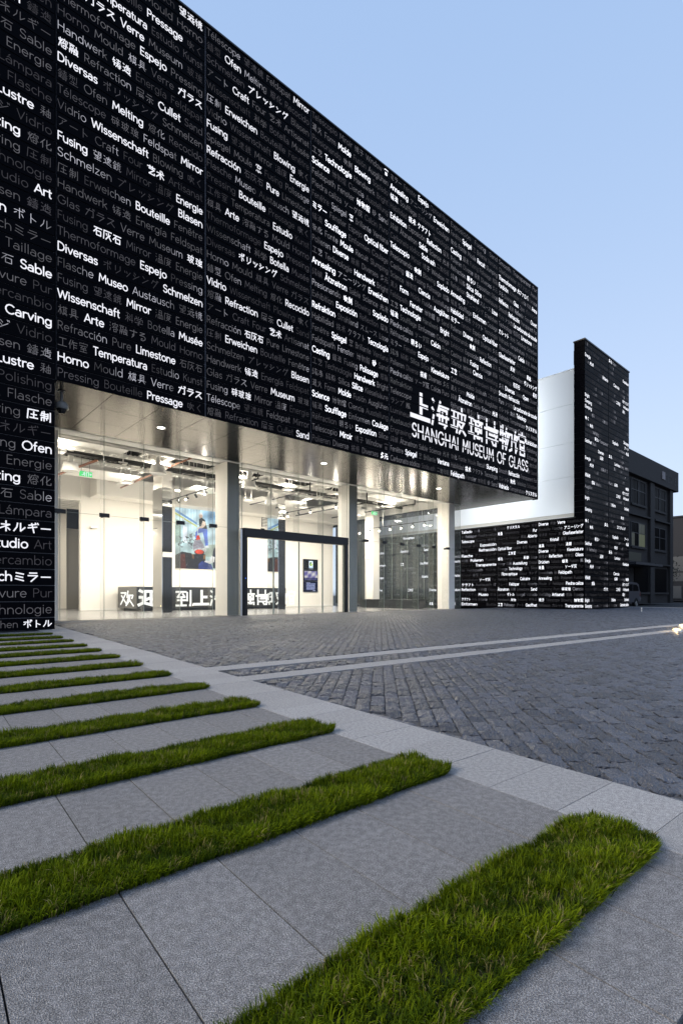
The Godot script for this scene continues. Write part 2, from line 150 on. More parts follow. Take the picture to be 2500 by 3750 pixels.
var box_cache := {}
func box_mesh(size: Vector3, bevel := 0.0) -> Mesh:
	var key := "%.4f %.4f %.4f %.4f" % [size.x, size.y, size.z, bevel]
	if not box_cache.has(key):
		if bevel <= 0.0:
			var b := BoxMesh.new()
			b.size = size
			box_cache[key] = b
		else:
			box_cache[key] = bevel_box(size, bevel)
	return box_cache[key]

func bevel_box(s: Vector3, b: float) -> ArrayMesh:
	# a box with chamfered edges: every face inset, edges and corners filled
	var h := s / 2.0
	b = minf(b, minf(h.x, minf(h.y, h.z)) * 0.9)
	var st := SurfaceTool.new()
	st.begin(Mesh.PRIMITIVE_TRIANGLES)
	st.set_smooth_group(-1)
	var face := func(a: int, sg: float) -> Array:
		var u := (a + 1) % 3
		var v := (a + 2) % 3
		var out := []
		for k in [[-1, -1], [1, -1], [1, 1], [-1, 1]]:
			var p := Vector3.ZERO
			p[a] = sg * h[a]
			p[u] = k[0] * (h[u] - b)
			p[v] = k[1] * (h[v] - b)
			out.append(p)
		return out
	for a in 3:
		for sg in [-1.0, 1.0]:
			quad(st, face.call(a, sg))
	for a in 3:
		var u := (a + 1) % 3
		var v := (a + 2) % 3
		for su in [-1.0, 1.0]:
			for sv in [-1.0, 1.0]:
				var q := []
				for e in [[-1, 0], [1, 0], [1, 1], [-1, 1]]:
					var p := Vector3.ZERO
					p[a] = e[0] * (h[a] - b)
					p[u] = su * (h[u] - (b if e[1] else 0.0))
					p[v] = sv * (h[v] - (0.0 if e[1] else b))
					q.append(p)
				quad(st, q)
	for sx in [-1.0, 1.0]:
		for sy in [-1.0, 1.0]:
			for sz in [-1.0, 1.0]:
				var t := [Vector3(sx * h.x, sy * (h.y - b), sz * (h.z - b)), Vector3(sx * (h.x - b), sy * h.y, sz * (h.z - b)), Vector3(sx * (h.x - b), sy * (h.y - b), sz * h.z)]
				tri_out(st, t[0], t[1], t[2])
	st.generate_normals()
	return st.commit()

func tri_out(st: SurfaceTool, a: Vector3, b: Vector3, c: Vector3, centre := Vector3.ZERO) -> void:
	# front faces run clockwise: turned away from the centre
	if (b - a).cross(c - a).dot((a + b + c) / 3.0 - centre) > 0:
		var t := b
		b = c
		c = t
	st.add_vertex(a)
	st.add_vertex(b)
	st.add_vertex(c)

func quad(st: SurfaceTool, q: Array, centre := Vector3.ZERO) -> void:
	tri_out(st, q[0], q[1], q[2], centre)
	tri_out(st, q[0], q[2], q[3], centre)

func box(called: String, parent: Node, lo: Vector3, hi: Vector3, m: Material, bevel := 0.0) -> MeshInstance3D:
	var s := (hi - lo).abs()
	return put(called, parent, box_mesh(s, bevel), m, Transform3D(Basis(), (lo + hi) / 2.0))

func rod(called: String, parent: Node, a: Vector3, b: Vector3, r: float, m: Material, sides := 10) -> MeshInstance3D:
	var c := CylinderMesh.new()
	c.top_radius = r
	c.bottom_radius = r
	c.height = a.distance_to(b)
	c.radial_segments = sides
	c.rings = 1
	var y := (b - a).normalized()
	var x := y.cross(Vector3(0.31, 0.2, 0.93)).normalized()
	return put(called, parent, c, m, Transform3D(Basis(x, y, x.cross(y)), (a + b) / 2.0))

func tube_into(st: SurfaceTool, pts: Array, r: float, sides := 8) -> void:
	for i in pts.size() - 1:
		var a: Vector3 = pts[i]
		var b: Vector3 = pts[i + 1]
		var y := (b - a).normalized()
		var x := y.cross(Vector3(0.31, 0.2, 0.93)).normalized()
		var z := x.cross(y)
		a -= y * r * 0.6
		b += y * r * 0.6
		for k in sides:
			var t0 := TAU * k / sides
			var t1 := TAU * (k + 1) / sides
			var d0 := (x * cos(t0) + z * sin(t0)) * r
			var d1 := (x * cos(t1) + z * sin(t1)) * r
			quad(st, [a + d0, a + d1, b + d1, b + d0], (a + b) / 2.0)
			tri_out(st, a, a + d0, a + d1, (a + b) / 2.0)
			tri_out(st, b, b + d0, b + d1, (a + b) / 2.0)

func tube(called: String, parent: Node, pts: Array, r: float, m: Material, sides := 8) -> MeshInstance3D:
	var st := SurfaceTool.new()
	st.begin(Mesh.PRIMITIVE_TRIANGLES)
	st.set_smooth_group(0)
	tube_into(st, pts, r, sides)
	st.generate_normals()
	return put(called, parent, st.commit(), m)

func lathe(called: String, parent: Node, profile: Array, at: Vector3, m: Material, sides := 20) -> MeshInstance3D:
	# profile: Vector2(radius, height) pairs from bottom to top
	var st := SurfaceTool.new()
	st.begin(Mesh.PRIMITIVE_TRIANGLES)
	st.set_smooth_group(0)
	for i in profile.size() - 1:
		var p: Vector2 = profile[i]
		var q: Vector2 = profile[i + 1]
		var c := Vector3(0, (p.y + q.y) / 2.0 - (q.x - p.x) * 0.5, 0)
		for k in sides:
			var a := TAU * k / sides
			var b := TAU * (k + 1) / sides
			quad(st, [Vector3(cos(a) * p.x, p.y, sin(a) * p.x), Vector3(cos(b) * p.x, p.y, sin(b) * p.x), Vector3(cos(b) * q.x, q.y, sin(b) * q.x), Vector3(cos(a) * q.x, q.y, sin(a) * q.x)], c)
	st.generate_normals()
	return put(called, parent, st.commit(), m, Transform3D(Basis(), at))

func prism(poly: PackedVector2Array, y0: float, y1: float, chamfer := 0.0) -> ArrayMesh:
	# a flat-topped block over a convex outline in x z
	var st := SurfaceTool.new()
	st.begin(Mesh.PRIMITIVE_TRIANGLES)
	st.set_smooth_group(-1)
	var c := Vector2.ZERO
	for p in poly:
		c += p / poly.size()
	var mid := Vector3(c.x, (y0 + y1) / 2.0, c.y)
	var n := poly.size()
	var top := []
	for p in poly:
		var d := (c - p).normalized() * chamfer * 1.4
		top.append(Vector3(p.x + d.x, y1, p.y + d.y))
	for i in n:
		var p := poly[i]
		var q := poly[(i + 1) % n]
		var ys := y1 - chamfer
		quad(st, [Vector3(p.x, y0, p.y), Vector3(q.x, y0, q.y), Vector3(q.x, ys, q.y), Vector3(p.x, ys, p.y)], mid)
		if chamfer > 0:
			quad(st, [Vector3(p.x, ys, p.y), Vector3(q.x, ys, q.y), top[(i + 1) % n], top[i]], mid)
	for i in range(1, n - 1):
		tri_out(st, top[0], top[i], top[i + 1], mid)
	st.generate_normals()
	return st.commit()

func extrude(poly: PackedVector2Array, z0: float, z1: float) -> ArrayMesh:
	# a profile in x y pushed along z
	var st := SurfaceTool.new()
	st.begin(Mesh.PRIMITIVE_TRIANGLES)
	st.set_smooth_group(-1)
	var zm := (z0 + z1) / 2.0
	var t := Geometry2D.triangulate_polygon(poly)
	for z in [z0, z1]:
		for i in range(0, t.size(), 3):
			var a := Vector3(poly[t[i]].x, poly[t[i]].y, z)
			var b := Vector3(poly[t[i + 1]].x, poly[t[i + 1]].y, z)
			var c := Vector3(poly[t[i + 2]].x, poly[t[i + 2]].y, z)
			tri_out(st, a, b, c, Vector3((a.x + b.x + c.x) / 3.0, (a.y + b.y + c.y) / 3.0, zm))
	var side := -0.01 if Geometry2D.is_polygon_clockwise(poly) else 0.01
	for i in poly.size():
		var p := poly[i]
		var q := poly[(i + 1) % poly.size()]
		var inner := (p + q) / 2.0 + Vector2(-(q - p).y, (q - p).x).normalized() * side
		quad(st, [Vector3(p.x, p.y, z0), Vector3(q.x, q.y, z0), Vector3(q.x, q.y, z1), Vector3(p.x, p.y, z1)], Vector3(inner.x, inner.y, zm))
	st.generate_normals()
	return st.commit()

# ---------------------------------------------------------------- lettering
func hex_strokes(s: String, x0: float, y0: float, w: float, h: float) -> Array:
	var out := []
	for piece in s.split(" ", false):
		var line := PackedVector2Array()
		for i in range(0, piece.length() - 1, 2):
			line.append(Vector2(x0 + piece.substr(i, 1).hex_to_int() / 15.0 * w, y0 + piece.substr(i + 1, 1).hex_to_int() / 15.0 * h))
		out.append(line)
	return out

func glyph(ch: String) -> Array:
	# [advance, strokes] with the capital height (or the square of a character) as 1, y up
	if glyph_cache.has(ch):
		return glyph_cache[ch]
	var strokes := []
	var adv := 0.0
	if LATIN.has(ch) or ACCENT.has(ch):
		var base: String = ACCENT[ch][0] if ACCENT.has(ch) else ch
		var cut: PackedStringArray = LATIN[base].split("|")
		adv = float(cut[0]) / 14.0
		var text := cut[1]
		if ACCENT.has(ch):
			var up := 17.6 if base == base.to_upper() else 12.6
			var cx := float(cut[0]) * 0.48
			if base == "i":
				text = "L 1.4 0 1.4 9.5"
				up = 12.6
			match ACCENT[ch][1]:
				"/": text += ";L %.2f %.2f %.2f %.2f" % [cx - 0.6, up - 0.9, cx + 1.4, up + 1.3]
				"^": text += ";L %.2f %.2f %.2f %.2f %.2f %.2f" % [cx - 2.0, up - 0.8, cx, up + 1.0, cx + 2.0, up - 0.8]
				":": text += ";L %.2f %.2f %.2f %.2f;L %.2f %.2f %.2f %.2f" % [cx - 1.9, up - 0.3, cx - 1.9, up + 0.5, cx + 1.9, up - 0.3, cx + 1.9, up + 0.5]
		for piece in text.split(";", false):
			var v := piece.split(" ", false)
			var line := PackedVector2Array()
			if v[0] == "L":
				for i in range(1, v.size(), 2):
					line.append(Vector2(float(v[i]), float(v[i + 1])) / 14.0)
			else:
				var a0 := float(v[5])
				var a1 := float(v[6])
				var n := int(ceil((a1 - a0) / 30.0))
				for i in n + 1:
					var t := deg_to_rad(lerpf(a0, a1, float(i) / n))
					line.append(Vector2(float(v[1]) + float(v[3]) * cos(t), float(v[2]) + float(v[4]) * sin(t)) / 14.0)
			strokes.append(line)
	else:
		var raw := []
		if KANJI.has(ch):
			var v: PackedStringArray = KANJI[ch].split(" ")
			for i in range(0, v.size(), 5):
				raw += hex_strokes(COMP[v[i]], float(v[i + 1]), float(v[i + 2]), float(v[i + 3]), float(v[i + 4]))
		elif COMP.has(ch):
			raw = hex_strokes(COMP[ch], 0, 0, 16, 16)
		else:
			raw = hex_strokes(COMP["口"], 0, 0, 16, 16)
		adv = 1.3
		for line in raw:
			var l := PackedVector2Array()
			for p in line:
				l.append(Vector2(0.08 + p.x / 16.0 * 1.12, 1.07 - p.y / 16.0 * 1.14))
			strokes.append(l)
	glyph_cache[ch] = [adv, strokes]
	return glyph_cache[ch]

func word_width(w: String, track: float) -> float:
	var x := 0.0
	for ch in w:
		x += glyph(ch)[0] + track
	return x - track

func is_latin(w: String) -> bool:
	return w.unicode_at(0) < 0x2000

# the outline pieces of a word as triangles (x y), capital height 1
func word_tris(w: String, half: float, track: float) -> PackedVector2Array:
	var out := PackedVector2Array()
	var x := 0.0
	for ch in w:
		var g := glyph(ch)
		var hw := half
		if not LATIN.has(ch) and not ACCENT.has(ch) and g[1].size() > 7:
			hw *= 0.78
		for line in g[1]:
			for i in line.size() - 1:
				var a: Vector2 = line[i] + Vector2(x, 0)
				var b: Vector2 = line[i + 1] + Vector2(x, 0)
				var d := (b - a).normalized()
				var n := Vector2(-d.y, d.x) * hw
				var e0 := d * hw * (0.7 if i == 0 else 0.45)
				var e1 := d * hw * (0.7 if i == line.size() - 2 else 0.45)
				out.append_array([a - e0 + n, a - e0 - n, b + e1 - n, a - e0 + n, b + e1 - n, b + e1 + n])
		x += g[0] + track
	return out

var lit_cache := {}
func lit_mesh(w: String, half := 0.072) -> ArrayMesh:
	var key := "%s %.3f" % [w, half]
	if not lit_cache.has(key):
		var v := PackedVector3Array()
		for p in word_tris(w, half, 0.07):
			v.append(Vector3(p.x, p.y, 0))
		lit_cache[key] = flat_mesh(v)
	return lit_cache[key]

func flat_mesh(v: PackedVector3Array, c := PackedColorArray()) -> ArrayMesh:
	var a := []
	a.resize(Mesh.ARRAY_MAX)
	a[Mesh.ARRAY_VERTEX] = v
	if c.size():
		a[Mesh.ARRAY_COLOR] = c
	var m := ArrayMesh.new()
	m.add_surface_from_arrays(Mesh.PRIMITIVE_TRIANGLES, a)
	return m

# one row of words on a panel whose own origin is its lower left corner, x along, z out of the face
func letter_row(panel: Node3D, text: String, width: float, row: float, depth: float, each := false, dim := 1.0, far := false) -> void:
	if text == "":
		return
	var right := text.begins_with(">")
	if right:
		text = text.substr(1)
	var cap := row * 0.52
	var words := []
	var total := 0.0
	for w in text.split(" ", false):
		var on := w.begins_with("*")
		var body := w.replace("*", "").replace("_", " ")
		var track := 0.07 if on else 0.085
		var ww := word_width(body, track) * cap
		words.append([body, on, track, ww])
		total += ww
	var gap := cap * 0.62
	var room := width - cap * 0.36
	var stretch := 1.0
	var n := words.size()
	if right or n == 1 or total < room * 0.55:
		stretch = 1.0
	else:
		stretch = clampf((room - gap * (n - 1)) / total, 0.55, 1.16)
		gap = (room - total * stretch) / maxf(1, n - 1)
	var x := cap * 0.18
	if right:
		x = width - cap * 0.1 - total - gap * (n - 1)
	var v := PackedVector3Array()
	var c := PackedColorArray()
	for q in words:
		var y := row * 0.27
		if q[1]:
			put("glowing_word", panel, lit_mesh(q[0]), M.lit_far if far else M.lit_word, Transform3D(Basis.from_scale(Vector3(cap * stretch, cap, 1)), Vector3(x, y, depth + 0.006)))
		else:
			var level: float = [0.045, 0.066, 0.085, 0.11][rng.randi() % 4] * dim
			var end := level
			if rng.randf() < 0.16:
				end = 0.42
			if rng.randf() < 0.05:
				level = 0.45
			for p in word_tris(q[0], 0.038, q[2]):
				v.append(Vector3(x + p.x * cap * stretch, y + p.y * cap, depth + 0.004))
				var t := clampf(p.x * cap / q[3], 0, 1)
				var k := lerpf(level, end, pow(t, 3.0))
				c.append(Color(k * 0.93, k * 0.94, k * 1.08))
			if each:
				put("dim_glowing_word", panel, flat_mesh(v, c), M.dim_word)
				v = PackedVector3Array()
				c = PackedColorArray()
		x += q[3] * stretch + gap
	if v.size():
		put("dim_glowing_words", panel, flat_mesh(v, c), M.dim_word).set_meta("kind", "stuff")
# ---------------------------------------------------------------- the scene
func _ready() -> void:
	rng.seed = 20
	camera_and_light()
	materials()
	more_materials()
	ground_and_paving()
	grass()
	museum_shell()
	museum_front()
	museum_soffit()
	museum_glass()
	museum_hall()
	museum_sign()
	annex_and_tower()
	far_buildings()
	hall_furniture()
	hall_services()
	small_things()

func camera_and_light() -> void:
	var cam := Camera3D.new()
	cam.name = "camera"
	cam.projection = Camera3D.PROJECTION_FRUSTUM
	cam.near = 0.05
	cam.far = 600.0
	cam.size = 0.05 * 3750.0 / 1911.0
	cam.frustum_offset = Vector2(0, 0.05 * 301.0 / 1911.0)
	cam.position = Vector3(0, 0.8, 0)
	cam.rotation_degrees = Vector3(0, -42.06, 0)
	add_child(cam)
	cam.current = true
	var env := Environment.new()
	env.background_mode = Environment.BG_SKY
	var sky := ProceduralSkyMaterial.new()
	sky.sky_top_color = Color(0.565, 0.675, 0.83)
	sky.sky_horizon_color = Color(0.82, 0.88, 0.965)
	sky.sky_curve = 0.30
	sky.ground_horizon_color = Color(0.30, 0.31, 0.34)
	sky.ground_bottom_color = Color(0.2, 0.2, 0.22)
	sky.sun_angle_max = 1.0
	sky.sky_energy_multiplier = 1.0
	env.sky = Sky.new()
	env.sky.sky_material = sky
	env.tonemap_mode = Environment.TONE_MAPPER_LINEAR
	env.tonemap_exposure = 1.3
	env.sdfgi_enabled = true
	env.ssao_enabled = true
	env.ssil_enabled = true
	var we := WorldEnvironment.new()
	we.name = "world"
	we.environment = env
	add_child(we)
	var sun := DirectionalLight3D.new()
	sun.name = "dusk_light"
	sun.light_color = Color(1.0, 0.955, 0.89)
	sun.light_energy = 0.72
	sun.light_angular_distance = 24.0
	sun.shadow_enabled = true
	add_child(sun)
	sun.look_at_from_position(Vector3(-10, 7, -3), Vector3.ZERO)

func materials() -> void:
	M.lit_word = mat(Color(1, 1, 1))
	M.lit_word.shading_mode = BaseMaterial3D.SHADING_MODE_UNSHADED
	M.lit_word.albedo_color = Color(0.89, 0.895, 0.93)
	M.lit_far = M.lit_word.duplicate()
	M.lit_far.albedo_color = Color(1.05, 1.06, 1.1)
	M.dim_word = mat(Color(1, 1, 1))
	M.dim_word.shading_mode = BaseMaterial3D.SHADING_MODE_UNSHADED
	M.dim_word.vertex_color_use_as_albedo = true
	M.black_glass = mat(lin(0.0035, 0.0035, 0.005), 0.32, 0.0, 0.09)
	M.backing = mat(lin(0.13, 0.13, 0.15), 0.5, 0.0, 0.3)
	M.black_metal = mat(lin(0.012, 0.012, 0.014), 0.35, 0.3)
	M.dark_wall = mat(lin(0.02, 0.02, 0.024), 0.7)
	M.white_wall = triplanar(mat(lin(0.80, 0.775, 0.73), 0.75), 0.7, noise_tex(0.03, 4, Color(0.3, 0.3, 0.3), Color(0.7, 0.7, 0.7), 256, FastNoiseLite.TYPE_SIMPLEX_SMOOTH, 3), 0.05)
	M.white_paint = mat(lin(0.8, 0.79, 0.76), 0.5)
	M.void_black = mat(lin(0.012, 0.012, 0.013), 0.9)
	M.black_pipe = mat(lin(0.014, 0.013, 0.013), 0.35)
	M.copper = mat(lin(0.28, 0.13, 0.08), 0.4, 0.5)
	M.steel = mat(lin(0.55, 0.55, 0.54), 0.3, 0.9)
	M.mirror = mat(lin(0.75, 0.76, 0.76), 0.03, 1.0)
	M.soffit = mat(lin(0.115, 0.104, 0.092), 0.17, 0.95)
	M.pane = mat(Color(0.93, 0.98, 0.95, 0.015), 0.01, 0.0, 0.24)
	M.pane.transparency = BaseMaterial3D.TRANSPARENCY_ALPHA
	M.fin = mat(Color(0.40, 0.46, 0.40, 0.07), 0.02, 0.0, 0.3)
	M.fin.transparency = BaseMaterial3D.TRANSPARENCY_ALPHA
	M.glass_edge = mat(lin(0.30, 0.34, 0.30), 0.25)
	M.hall_floor = mat(lin(0.27, 0.27, 0.275), 0.22, 0.0, 0.5)
	M.hall_floor.albedo_texture = noise_tex(0.03, 4, Color(0.8, 0.8, 0.8), Color(1, 1, 1), 512, FastNoiseLite.TYPE_SIMPLEX_SMOOTH, 5)
	triplanar(M.hall_floor, 0.5)
	M.lamp = glow(Color(1.0, 0.96, 0.88), 4.0)
	# stone: granite grain in colour and relief, each in four tones
	var grain := noise_tex(0.10, 4, Color(0.56, 0.562, 0.575), Color(1, 1, 1), 1024, FastNoiseLite.TYPE_SIMPLEX_SMOOTH, 11, 0.2, 0.8)
	var pits := noise_tex(0.14, 3, Color(0, 0, 0), Color(1, 1, 1), 1024, FastNoiseLite.TYPE_SIMPLEX_SMOOTH, 12, 0.2, 0.8)
	var wear := noise_tex(0.05, 5, Color(0.87, 0.87, 0.87), Color(1, 1, 1), 1024, FastNoiseLite.TYPE_SIMPLEX_SMOOTH, 13, 0.25, 0.75)
	var cleft := noise_tex(0.022, 5, Color(0, 0, 0), Color(1, 1, 1), 1024, FastNoiseLite.TYPE_SIMPLEX_SMOOTH, 14, 0.2, 0.8)
	M.slab = []
	M.pale_slab = []
	M.band = []
	M.cobble = []
	for k in 4:
		var t := 0.93 + 0.04 * k
		var m := triplanar(mat(lin(0.52 * t, 0.51 * t, 0.515 * t), 0.75, 0.0, 0.3), 2.0, pits, 0.30)
		m.albedo_texture = grain
		detail(m, wear, 0.6)
		M.slab.append(m)
		m = triplanar(mat(lin(0.70 * t, 0.69 * t, 0.69 * t), 0.75, 0.0, 0.3), 2.3, pits, 0.14)
		m.albedo_texture = grain
		detail(m, wear, 0.8)
		M.pale_slab.append(m)
		m = triplanar(mat(lin(0.168 * (0.78 + 0.16 * k), 0.186 * (0.78 + 0.16 * k), 0.235 * (0.78 + 0.16 * k)), 0.40), 2.2, cleft, 2.2)
		m.albedo_texture = grain
		M.cobble.append(m)
	M.mortar = triplanar(mat(lin(0.085, 0.088, 0.10), 0.9), 2.0, pits, 0.3)
	M.joint = mat(lin(0.015, 0.015, 0.016), 0.9)
	M.asphalt = triplanar(mat(lin(0.05, 0.05, 0.053), 0.85), 1.0, pits, 0.4)
	M.asphalt.albedo_texture = grain
	M.soil = triplanar(mat(lin(0.03, 0.032, 0.012), 0.95), 2.0, pits, 1.0)
	M.blade = mat(Color(1, 1, 1), 0.6, 0.0, 0.2)
	M.blade.vertex_color_use_as_albedo = true
	M.blade.backlight_enabled = true
	M.blade.backlight = Color(0.62, 0.62, 0.62)
	M.clad_white = mat(lin(0.78, 0.79, 0.80), 0.45)
	M.grey_render = triplanar(mat(lin(0.024, 0.0215, 0.022), 0.85), 0.3, pits, 0.2)
	M.grey_render.albedo_texture = wear

func detail(m: StandardMaterial3D, t: Texture2D, share: float) -> void:
	m.detail_enabled = true
	m.detail_albedo = t
	m.detail_blend_mode = BaseMaterial3D.BLEND_MODE_MUL
	m.detail_uv_layer = BaseMaterial3D.DETAIL_UV_2
	m.uv2_triplanar = true
	m.uv2_world_triplanar = true
	m.uv2_scale = Vector3.ONE * share

# ---------------------------------------------------------------- ground
func edge_plaza(z: float) -> float:      # where the pale border meets the cobbles
	return 2.275 - 0.0836 * z
func edge_inner(z: float) -> float:      # where the pale border meets the grey slabs
	return 1.812 - 0.0735 * z
const STRIP_W := 0.24
const STRIPS := [-0.575, -1.43, -2.30, -3.18, -4.06, -4.93, -5.84, -6.76, -7.68, -8.56, -9.55, -10.45, -11.52]

func row_z(z: float, x: float) -> float: # rows lean a little against the front
	return z + 0.02 * (x - 1.0)

func ground_and_paving() -> void:
	var g := structure("ground")
	box("ground_sheet", g, Vector3(-250, -0.6, -250), Vector3(300, -0.14, 120), M.asphalt)
	# mortar bed below slabs and setts
	var bed := structure("paving_bed")
	box("bed_sheet", bed, Vector3(-6, -0.139, -16.9), Vector3(34.6, -0.034, 6), M.joint)
	# grey slabs between the strips of grass
	var path := structure("slab_paving")
	var rows := []
	rows.append([-0.575 + 0.87, -0.575 + 0.30])
	rows.append([-0.575 + 0.27, -0.575])
	for i in STRIPS.size():
		var far: float = STRIPS[i + 1] if i + 1 < STRIPS.size() else -12.75
		rows.append([STRIPS[i] - STRIP_W, far])
	for r in rows.size():
		var z0: float = rows[r][0]
		var z1: float = rows[r][1]
		var zc := (z0 + z1) / 2.0
		var x := 0.463 - 0.284 * 6 + (0.12 if r % 3 == 1 else 0.0)
		if z0 < -7.0:
			x += 0.284 * 4
		while true:
			var a := x - 0.06 * (zc + 0.9)
			var b := a + 0.2835
			var stop := edge_inner(zc) - 0.002
			if a > stop - 0.03:
				break
			var last := b > stop - 0.05
			var q := PackedVector2Array()
			for p in [[a, z0], [b, z0], [b, z1], [a, z1]]:
				var xx: float = p[0] - 0.06 * (p[1] - zc)
				if last and p[0] == b:
					xx = edge_inner(p[1]) - 0.002
				q.append(Vector2(xx, row_z(p[1], xx)))
			# joints of 3 mm inside the outline
			put("slab", path, prism(inset(q, 0.0019), -0.03, rng.randf_range(-0.0006, 0.0006), 0.0), M.slab[rng.randi() % 4])
			if last:
				break
			x += 0.284
	# pale border
	var border := structure("pale_border")
	var z := 1.2
	while z > -16.75:
		var zn := z - 0.299
		var q := PackedVector2Array()
		for p in [[0, z], [1, z], [1, zn], [0, zn]]:
			var xx: float = edge_plaza(p[1]) if p[0] else edge_inner(p[1])
			q.append(Vector2(xx, p[1] + 0.045 * (xx - 2.0)))
		put("border_slab", border, prism(inset(q, 0.0014), -0.03, rng.randf_range(-0.0005, 0.001), 0.0), M.pale_slab[rng.randi() % 4])
		z = zn
	# two pale bands across the setts
	var n := 0
	for bandz in [[-5.21, -4.90], [-4.41, -4.13]]:
		var band := structure("granite_band")
		var x := edge_plaza(bandz[0]) + 0.0
		while x < 34.0:
			var x2 := x + 0.9
			var q := PackedVector2Array()
			for p in [[x, bandz[1]], [x2, bandz[1]], [x2, bandz[0]], [x, bandz[0]]]:
				var px: float = p[0]
				if n == 0 and px == x:
					px = edge_plaza(p[1])
				q.append(Vector2(px, p[1] + 0.063 * (px - 2.75)))
			if x < edge_plaza(bandz[0]) + 0.01:
				q[0].x = edge_plaza(q[0].y) + 0.002
				q[3].x = edge_plaza(q[3].y) + 0.002
			put("band_slab", band, prism(inset(q, 0.001), -0.03, rng.randf_range(-0.0005, 0.001), 0.0012), M.pale_slab[rng.randi() % 4])
			x = x2
	box("mortar_sheet", bed, Vector3(2.2, -0.033, -16.8), Vector3(34.6, -0.019, 6), M.mortar)
	setts()
	# pale kerb at the far end of the plaza
	var kerb := structure("plaza_kerb")
	for k in 12:
		box("kerb_stone", kerb, Vector3(34.6, -0.14, -12.6 + k * 1.5 + 0.004), Vector3(34.9, 0.03, -11.1 + k * 1.5 - 0.004), M.pale_slab[k % 4], 0.01)

func inset(q: PackedVector2Array, d: float) -> PackedVector2Array:
	var c := Vector2.ZERO
	for p in q:
		c += p / q.size()
	var out := PackedVector2Array()
	for p in q:
		out.append(p + Vector2(signf(c.x - p.x), signf(c.y - p.y)) * d)
	return out

func sett_mesh(sd: int) -> ArrayMesh:
	# a split stone 0.10 x 0.20 m: rough top, rounded shoulders
	var r := RandomNumberGenerator.new()
	r.seed = sd
	var nx := 4
	var nz := 6
	var pts := []
	var ridge := r.randf_range(-0.004, 0.004)
	for j in nz + 1:
		for i in nx + 1:
			var u := float(i) / nx
			var v := float(j) / nz
			var rim := 1.0 if i == 0 or j == 0 or i == nx or j == nz else 0.0
			var y := r.randf_range(-0.0048, 0.0048) + ridge * sin(v * 7.0 + sd) - rim * r.randf_range(0.004, 0.010)
			pts.append(Vector3((u - 0.5) * 0.099 + (1.0 - rim) * r.randf_range(-0.006, 0.006), y, (v - 0.5) * 0.196 + (1.0 - rim) * r.randf_range(-0.008, 0.008)))
	var st := SurfaceTool.new()
	st.begin(Mesh.PRIMITIVE_TRIANGLES)
	st.set_smooth_group(-1)
	for j in nz:
		for i in nx:
			var a: Vector3 = pts[j * (nx + 1) + i]
			var b: Vector3 = pts[j * (nx + 1) + i + 1]
			var c: Vector3 = pts[(j + 1) * (nx + 1) + i + 1]
			var d: Vector3 = pts[(j + 1) * (nx + 1) + i]
			if r.randf() < 0.5:
				tri_out(st, a, b, c, Vector3(0, -1, 0))
				tri_out(st, a, c, d, Vector3(0, -1, 0))
			else:
				tri_out(st, a, b, d, Vector3(0, -1, 0))
				tri_out(st, b, c, d, Vector3(0, -1, 0))
	var ring := []
	for i in nx:
		ring.append(pts[i])
	for j in nz:
		ring.append(pts[j * (nx + 1) + nx])
	for i in nx:
		ring.append(pts[nz * (nx + 1) + nx - i])
	for j in nz:
		ring.append(pts[(nz - j) * (nx + 1)])
	for i in ring.size():
		var a: Vector3 = ring[i]
		var b: Vector3 = ring[(i + 1) % ring.size()]
		quad(st, [a, b, Vector3(b.x * 1.02, -0.045, b.z * 1.01), Vector3(a.x * 1.02, -0.045, a.z * 1.01)])
	st.generate_normals()
	return st.commit()

